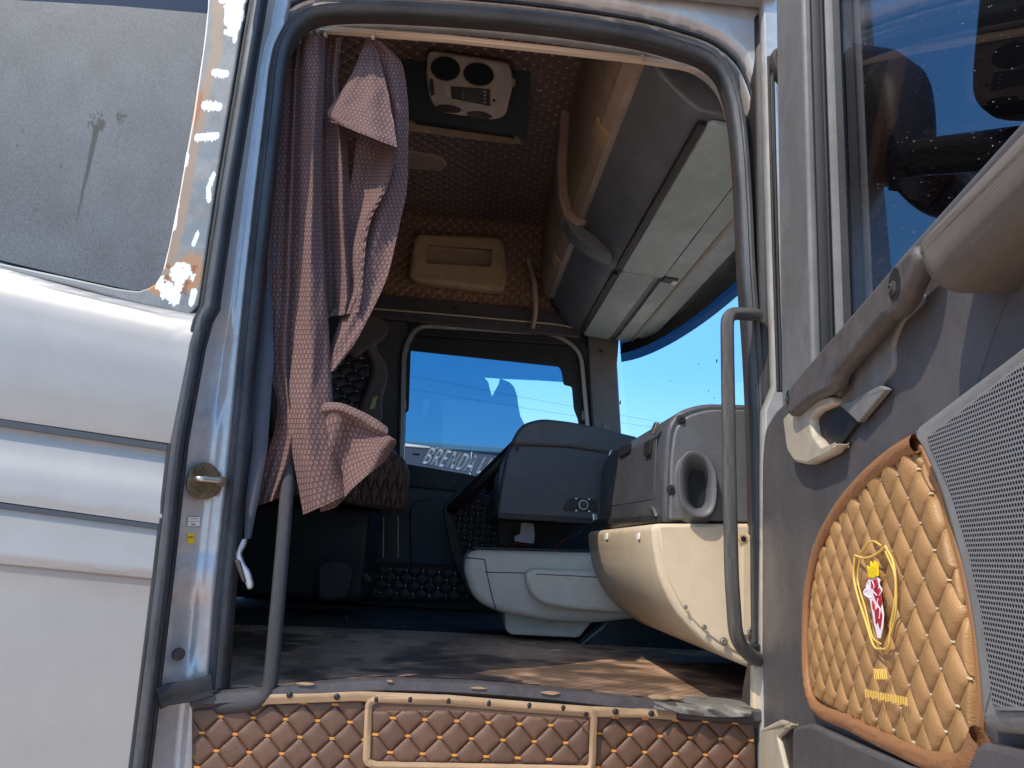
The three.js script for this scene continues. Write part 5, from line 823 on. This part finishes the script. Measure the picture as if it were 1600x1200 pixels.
  add('handle_stay', plate(L, rounded(d([[1300, 606], [1312, 590], [1322, 600], [1310, 622]], 0.01), 0.004), { h: 0.0, d: 0.014, bevel: 0.004 }), M.grab);
  for (const [a, b, r] of [[1398, 444, 0.014], [1231, 621, 0.010]]) { add('bolt_recess', disc(L, W.uv(a, b, 0.03), r, 0.0293, 0.0012), M.black); add('bolt', screwHead(L, W.uv(a, b, 0.03).add(V2(-0.002, -0.003)), r * 0.45, 0.0305), M.railGrey); }
  const bz = (l, h) => d(l, h);
  add('latch_lever', plate(L, rounded(bz([[1258, 650], [1297, 628], [1311, 630], [1340, 660], [1310, 697], [1280, 700], [1262, 680]], 0.006), 0.005), { h: 0.003, d: 0.003, bevel: 0.001 }), M.inkBlack);
  add('latch_flap', plate(L, rounded(bz([[1312, 632], [1332, 626], [1354, 611], [1374, 602], [1384, 608], [1340, 661]], 0.010), 0.005), { h: 0.003, d: 0.007, bevel: 0.002 }), M.doorGrey);
  add('latch_bezel', plate(L, rounded(bz([[1224, 654], [1240, 636], [1262, 624], [1299, 620], [1300, 632], [1276, 643], [1266, 655], [1270, 679], [1284, 696], [1309, 693], [1299, 708], [1262, 726], [1242, 722], [1230, 704]], 0.016), [0.006, 0.006, 0.006, 0.003, 0.003, 0.008, 0.008, 0.01, 0.008, 0.002, 0.006, 0.012, 0.012, 0.012]), { h: 0.002, d: 0.015, bevel: 0.004, seg: 3 }), M.bezel);
  // speaker grille
  add('speaker_frame', plate(L, rounded(d([[1428, 680], [1432, 664], [1600, 534], [1760, 400], [1780, 1190], [1600, 1148], [1534, 1142], [1530, 1080], [1520, 980], [1500, 880], [1466, 760]], 0.02), [0.012, 0.012, 0.01, 0.01, 0.01, 0.01, 0.02, 0.03, 0.03, 0.03, 0.03]), { h: -0.004, d: 0.026, bevel: 0.010, seg: 4 }), M.doorGrey);
  const mesh = texture(256, (x, y) => { const r = Math.floor(y / 16), u = ((x + (r & 1) * 8) % 16) - 8, v = (y % 16) - 8; return Math.hypot(u, v) < 5.4 ? 0.05 : 1; }, { metres: 0.052 });
  add('speaker_grille', plate(L, rounded(d([[1443, 688], [1446, 678], [1600, 558], [1760, 430], [1780, 1150], [1600, 1112], [1546, 1112], [1541, 1070], [1530, 975], [1510, 876], [1478, 764]], 0.026), 0.008), { h: 0.016, d: 0.009, bevel: 0.003 }), std(C(0.21, 0.21, 0.215), { map: mesh, bumpMap: mesh, bumpScale: 0.002, roughness: 0.5 }));
  // quilted leather insert
  const q = d([[1428, 688], [1402, 704], [1350, 745], [1304, 800], [1274, 860], [1260, 930], [1257, 1000], [1259, 1060], [1268, 1098], [1330, 1134], [1400, 1168], [1470, 1196], [1510, 1192], [1530, 1150], [1530, 1080], [1522, 985], [1502, 885], [1468, 765], [1440, 700]], 0.004);
  add('leather_backing', plate(L, q, { h: 0, d: 0.004, bevel: 0.001 }), std(C(0.30, 0.15, 0.065), { roughness: 0.6 }));
  const q2 = d([[1424, 702], [1404, 714], [1356, 753], [1312, 806], [1284, 864], [1270, 932], [1267, 1000], [1269, 1056], [1276, 1090], [1334, 1124], [1404, 1156], [1470, 1184], [1504, 1182], [1523, 1146], [1523, 1080], [1515, 985], [1494, 885], [1460, 765], [1434, 706]], 0.005);
  quilt(door, L, q2, { du: 0.045, dv: 0.045, ou: 0.01, ov: 0.02, h: 0.008, h0: 0.004, mats: M.quiltTan, sub: 3, inset: 0.975, thread: M.threadCream, tl: 0.006, tw: 0.0014, seams: 0.0052 });
  const rim = [...d([[1530, 1150], [1512, 1190], [1470, 1193], [1400, 1165], [1330, 1131], [1270, 1096], [1262, 1060], [1260, 1000], [1263, 930], [1277, 861], [1307, 802], [1353, 748], [1404, 707], [1432, 692]], 0.008)].map((p) => V3(p.x, p.y, 0.008));
  add('leather_binding', sweep(new THREE.CatmullRomCurve3(rim, false, 'centripetal').getPoints(90), ringProf(0.0085, 0.006, 10)), M.binding);
  {                                                        // embroidered crest: gold shield, griffin in red and white, crown, worn words
    const th = (list, r, m, name, h = 0.0155, curve = true) => { const p = d(list, h).map((a) => V3(a.x, a.y, h)); add(name, tube(p, r * 0.72, { rad: 6, seg: p.length * 6 }), m); };
    th([[1336, 868], [1350, 872], [1366, 868], [1384, 854]], 0.0019, M.threadGold, 'shield_outline'); th([[1336, 868], [1334, 900], [1340, 930], [1352, 968], [1366, 1010], [1376, 1014], [1388, 1010], [1392, 980], [1400, 920], [1396, 880], [1384, 854]], 0.0017, M.threadGold, 'shield_outline');
    th([[1346, 862], [1358, 848], [1366, 846], [1376, 852]], 0.0015, M.threadGold, 'shield_outline'); th([[1344, 870], [1340, 905], [1352, 950], [1364, 996], [1376, 1006]], 0.0012, M.threadGold, 'shield_outline'); th([[1384, 862], [1398, 900], [1400, 950], [1392, 990], [1384, 1008]], 0.0012, M.threadGold, 'shield_outline');
    const red = std(C(0.42, 0.012, 0.03), { roughness: 0.7 }), wht = std(C(0.82, 0.72, 0.76), { roughness: 0.7 }), yel = std(C(0.80, 0.55, 0.01), { roughness: 0.6 });
    const sh = (name, list, m, h, dd = 0.0012) => add(name, plate(L, d(list, h), { h, d: dd, bevel: 0.0004, seg: 1 }), m);
    sh('griffin_body', [[1360, 906], [1368, 903], [1374, 902], [1376, 916], [1379, 940], [1382, 960], [1381, 980], [1377, 998], [1373, 997], [1368, 976], [1364, 955], [1361, 938], [1352, 930], [1350, 924], [1356, 916]], wht, 0.0150);
    sh('griffin_body', [[1362, 908], [1371, 905], [1373, 914], [1368, 926], [1363, 920]], red, 0.0164); sh('griffin_body', [[1366, 928], [1375, 918], [1379, 938], [1376, 950], [1372, 942], [1369, 936]], red, 0.0164); sh('griffin_body', [[1368, 955], [1374, 948], [1379, 960], [1376, 982], [1372, 968], [1370, 975]], red, 0.0164); sh('griffin_body', [[1364, 938], [1367, 944], [1368, 954], [1365, 952]], red, 0.0164);
    th([[1358, 908], [1354, 914], [1357, 920], [1350, 926], [1356, 932], [1362, 934]], 0.0012, wht, 'griffin_wing', 0.016); th([[1363, 908], [1366, 916], [1364, 922], [1370, 930]], 0.0008, wht, 'griffin_wing', 0.0176); th([[1375, 906], [1374, 914], [1378, 922], [1374, 930]], 0.0009, wht, 'griffin_wing', 0.0176); th([[1372, 936], [1371, 944], [1375, 952], [1374, 966]], 0.0008, wht, 'griffin_wing', 0.0176);
    sh('crown', [[1360, 902], [1357, 884], [1362, 888], [1363, 877], [1366, 886], [1369, 876], [1370, 887], [1373, 878], [1374, 900], [1367, 904]], yel, 0.0155, 0.002);
    const f = 0.0155; for (let k = 0; k < 9; k++) th([[1366 + k * 2.2, 1046], [1367 + k * 2.2 + (k % 3) * 0.6, 1061]], 0.0008, M.threadGold, 'stitched_word', f);
    for (let k = 0; k < 26; k++) th([[1352 + k * 2.6, 1078 + k * 0.5], [1352.6 + k * 2.6, 1090 + k * 0.55 - (k % 4)]], 0.0007, M.threadGold, 'stitched_word', f);
  }
  // lower pocket
  add('lower_bezel', plate(L, rounded(d([[1188, 1140], [1220, 1124], [1238, 1132], [1216, 1152], [1232, 1220], [1240, 1320], [1188, 1320]], 0.01), 0.006), { h: 0, d: 0.012, bevel: 0.004 }), M.bezel);
  add('pocket_mouth', plate(L, rounded(d([[1216, 1154], [1236, 1134], [1240, 1150], [1248, 1240], [1236, 1240]], 0.004), 0.004), { h: 0.001, d: 0.004, bevel: 0.001 }), M.inkBlack);
  add('door_pocket', plate(L, rounded(d([[1240, 1136], [1268, 1130], [1330, 1158], [1420, 1196], [1560, 1226], [1560, 1400], [1240, 1400]], 0.012), 0.012), { h: 0.0, d: 0.014, bevel: 0.005, seg: 3 }), M.doorTrim);
  add('door_pocket', plate(L, rounded(d([[1512, 1200], [1532, 1156], [1760, 1206], [1760, 1400], [1512, 1400]], 0.014), 0.012), { h: 0.0, d: 0.016, bevel: 0.005, seg: 3 }), M.doorTrim);
  // hinge arm by the front jamb
  const hp = planeZ(-0.01), hl = part(cab, 'door_hinge', plate(hp, smooth(hp.pts([[1200, 92], [1212, 86], [1222, 96], [1222, 140], [1210, 130], [1200, 112]]), 5), { h: 0, d: 0.03, bevel: 0.006 }), M.headTrim);
  for (const [x0, x1] of [[1201, 1216], [1207, 1221]]) part(cab, 'jamb_rubber', tube([planeZ(0).uv(x0, 90), planeZ(0).uv((x0 + x1) / 2 - 1, 340), planeZ(0).uv(x1, 610)].map((p) => V3(p.x, p.y, 0.0)), 0.0035, { rad: 8 }), M.rubber);
  part(hl, 'bolt', screwHead(hp, hp.uv(1210, 107), 0.008, 0.031), M.steel);
  const jp = planeZ(-0.03);
  part(cab, 'front_jamb_cover', plate(jp, jp.pts([[1188, -160], [1232, -160], [1262, 600], [1300, 640], [1300, 1400], [1192, 1400], [1196, 640], [1212, 600]]), { h: -0.03, d: 0.028, bevel: 0.004 }), M.silverJamb);
}
renderer.render(scene, camera);
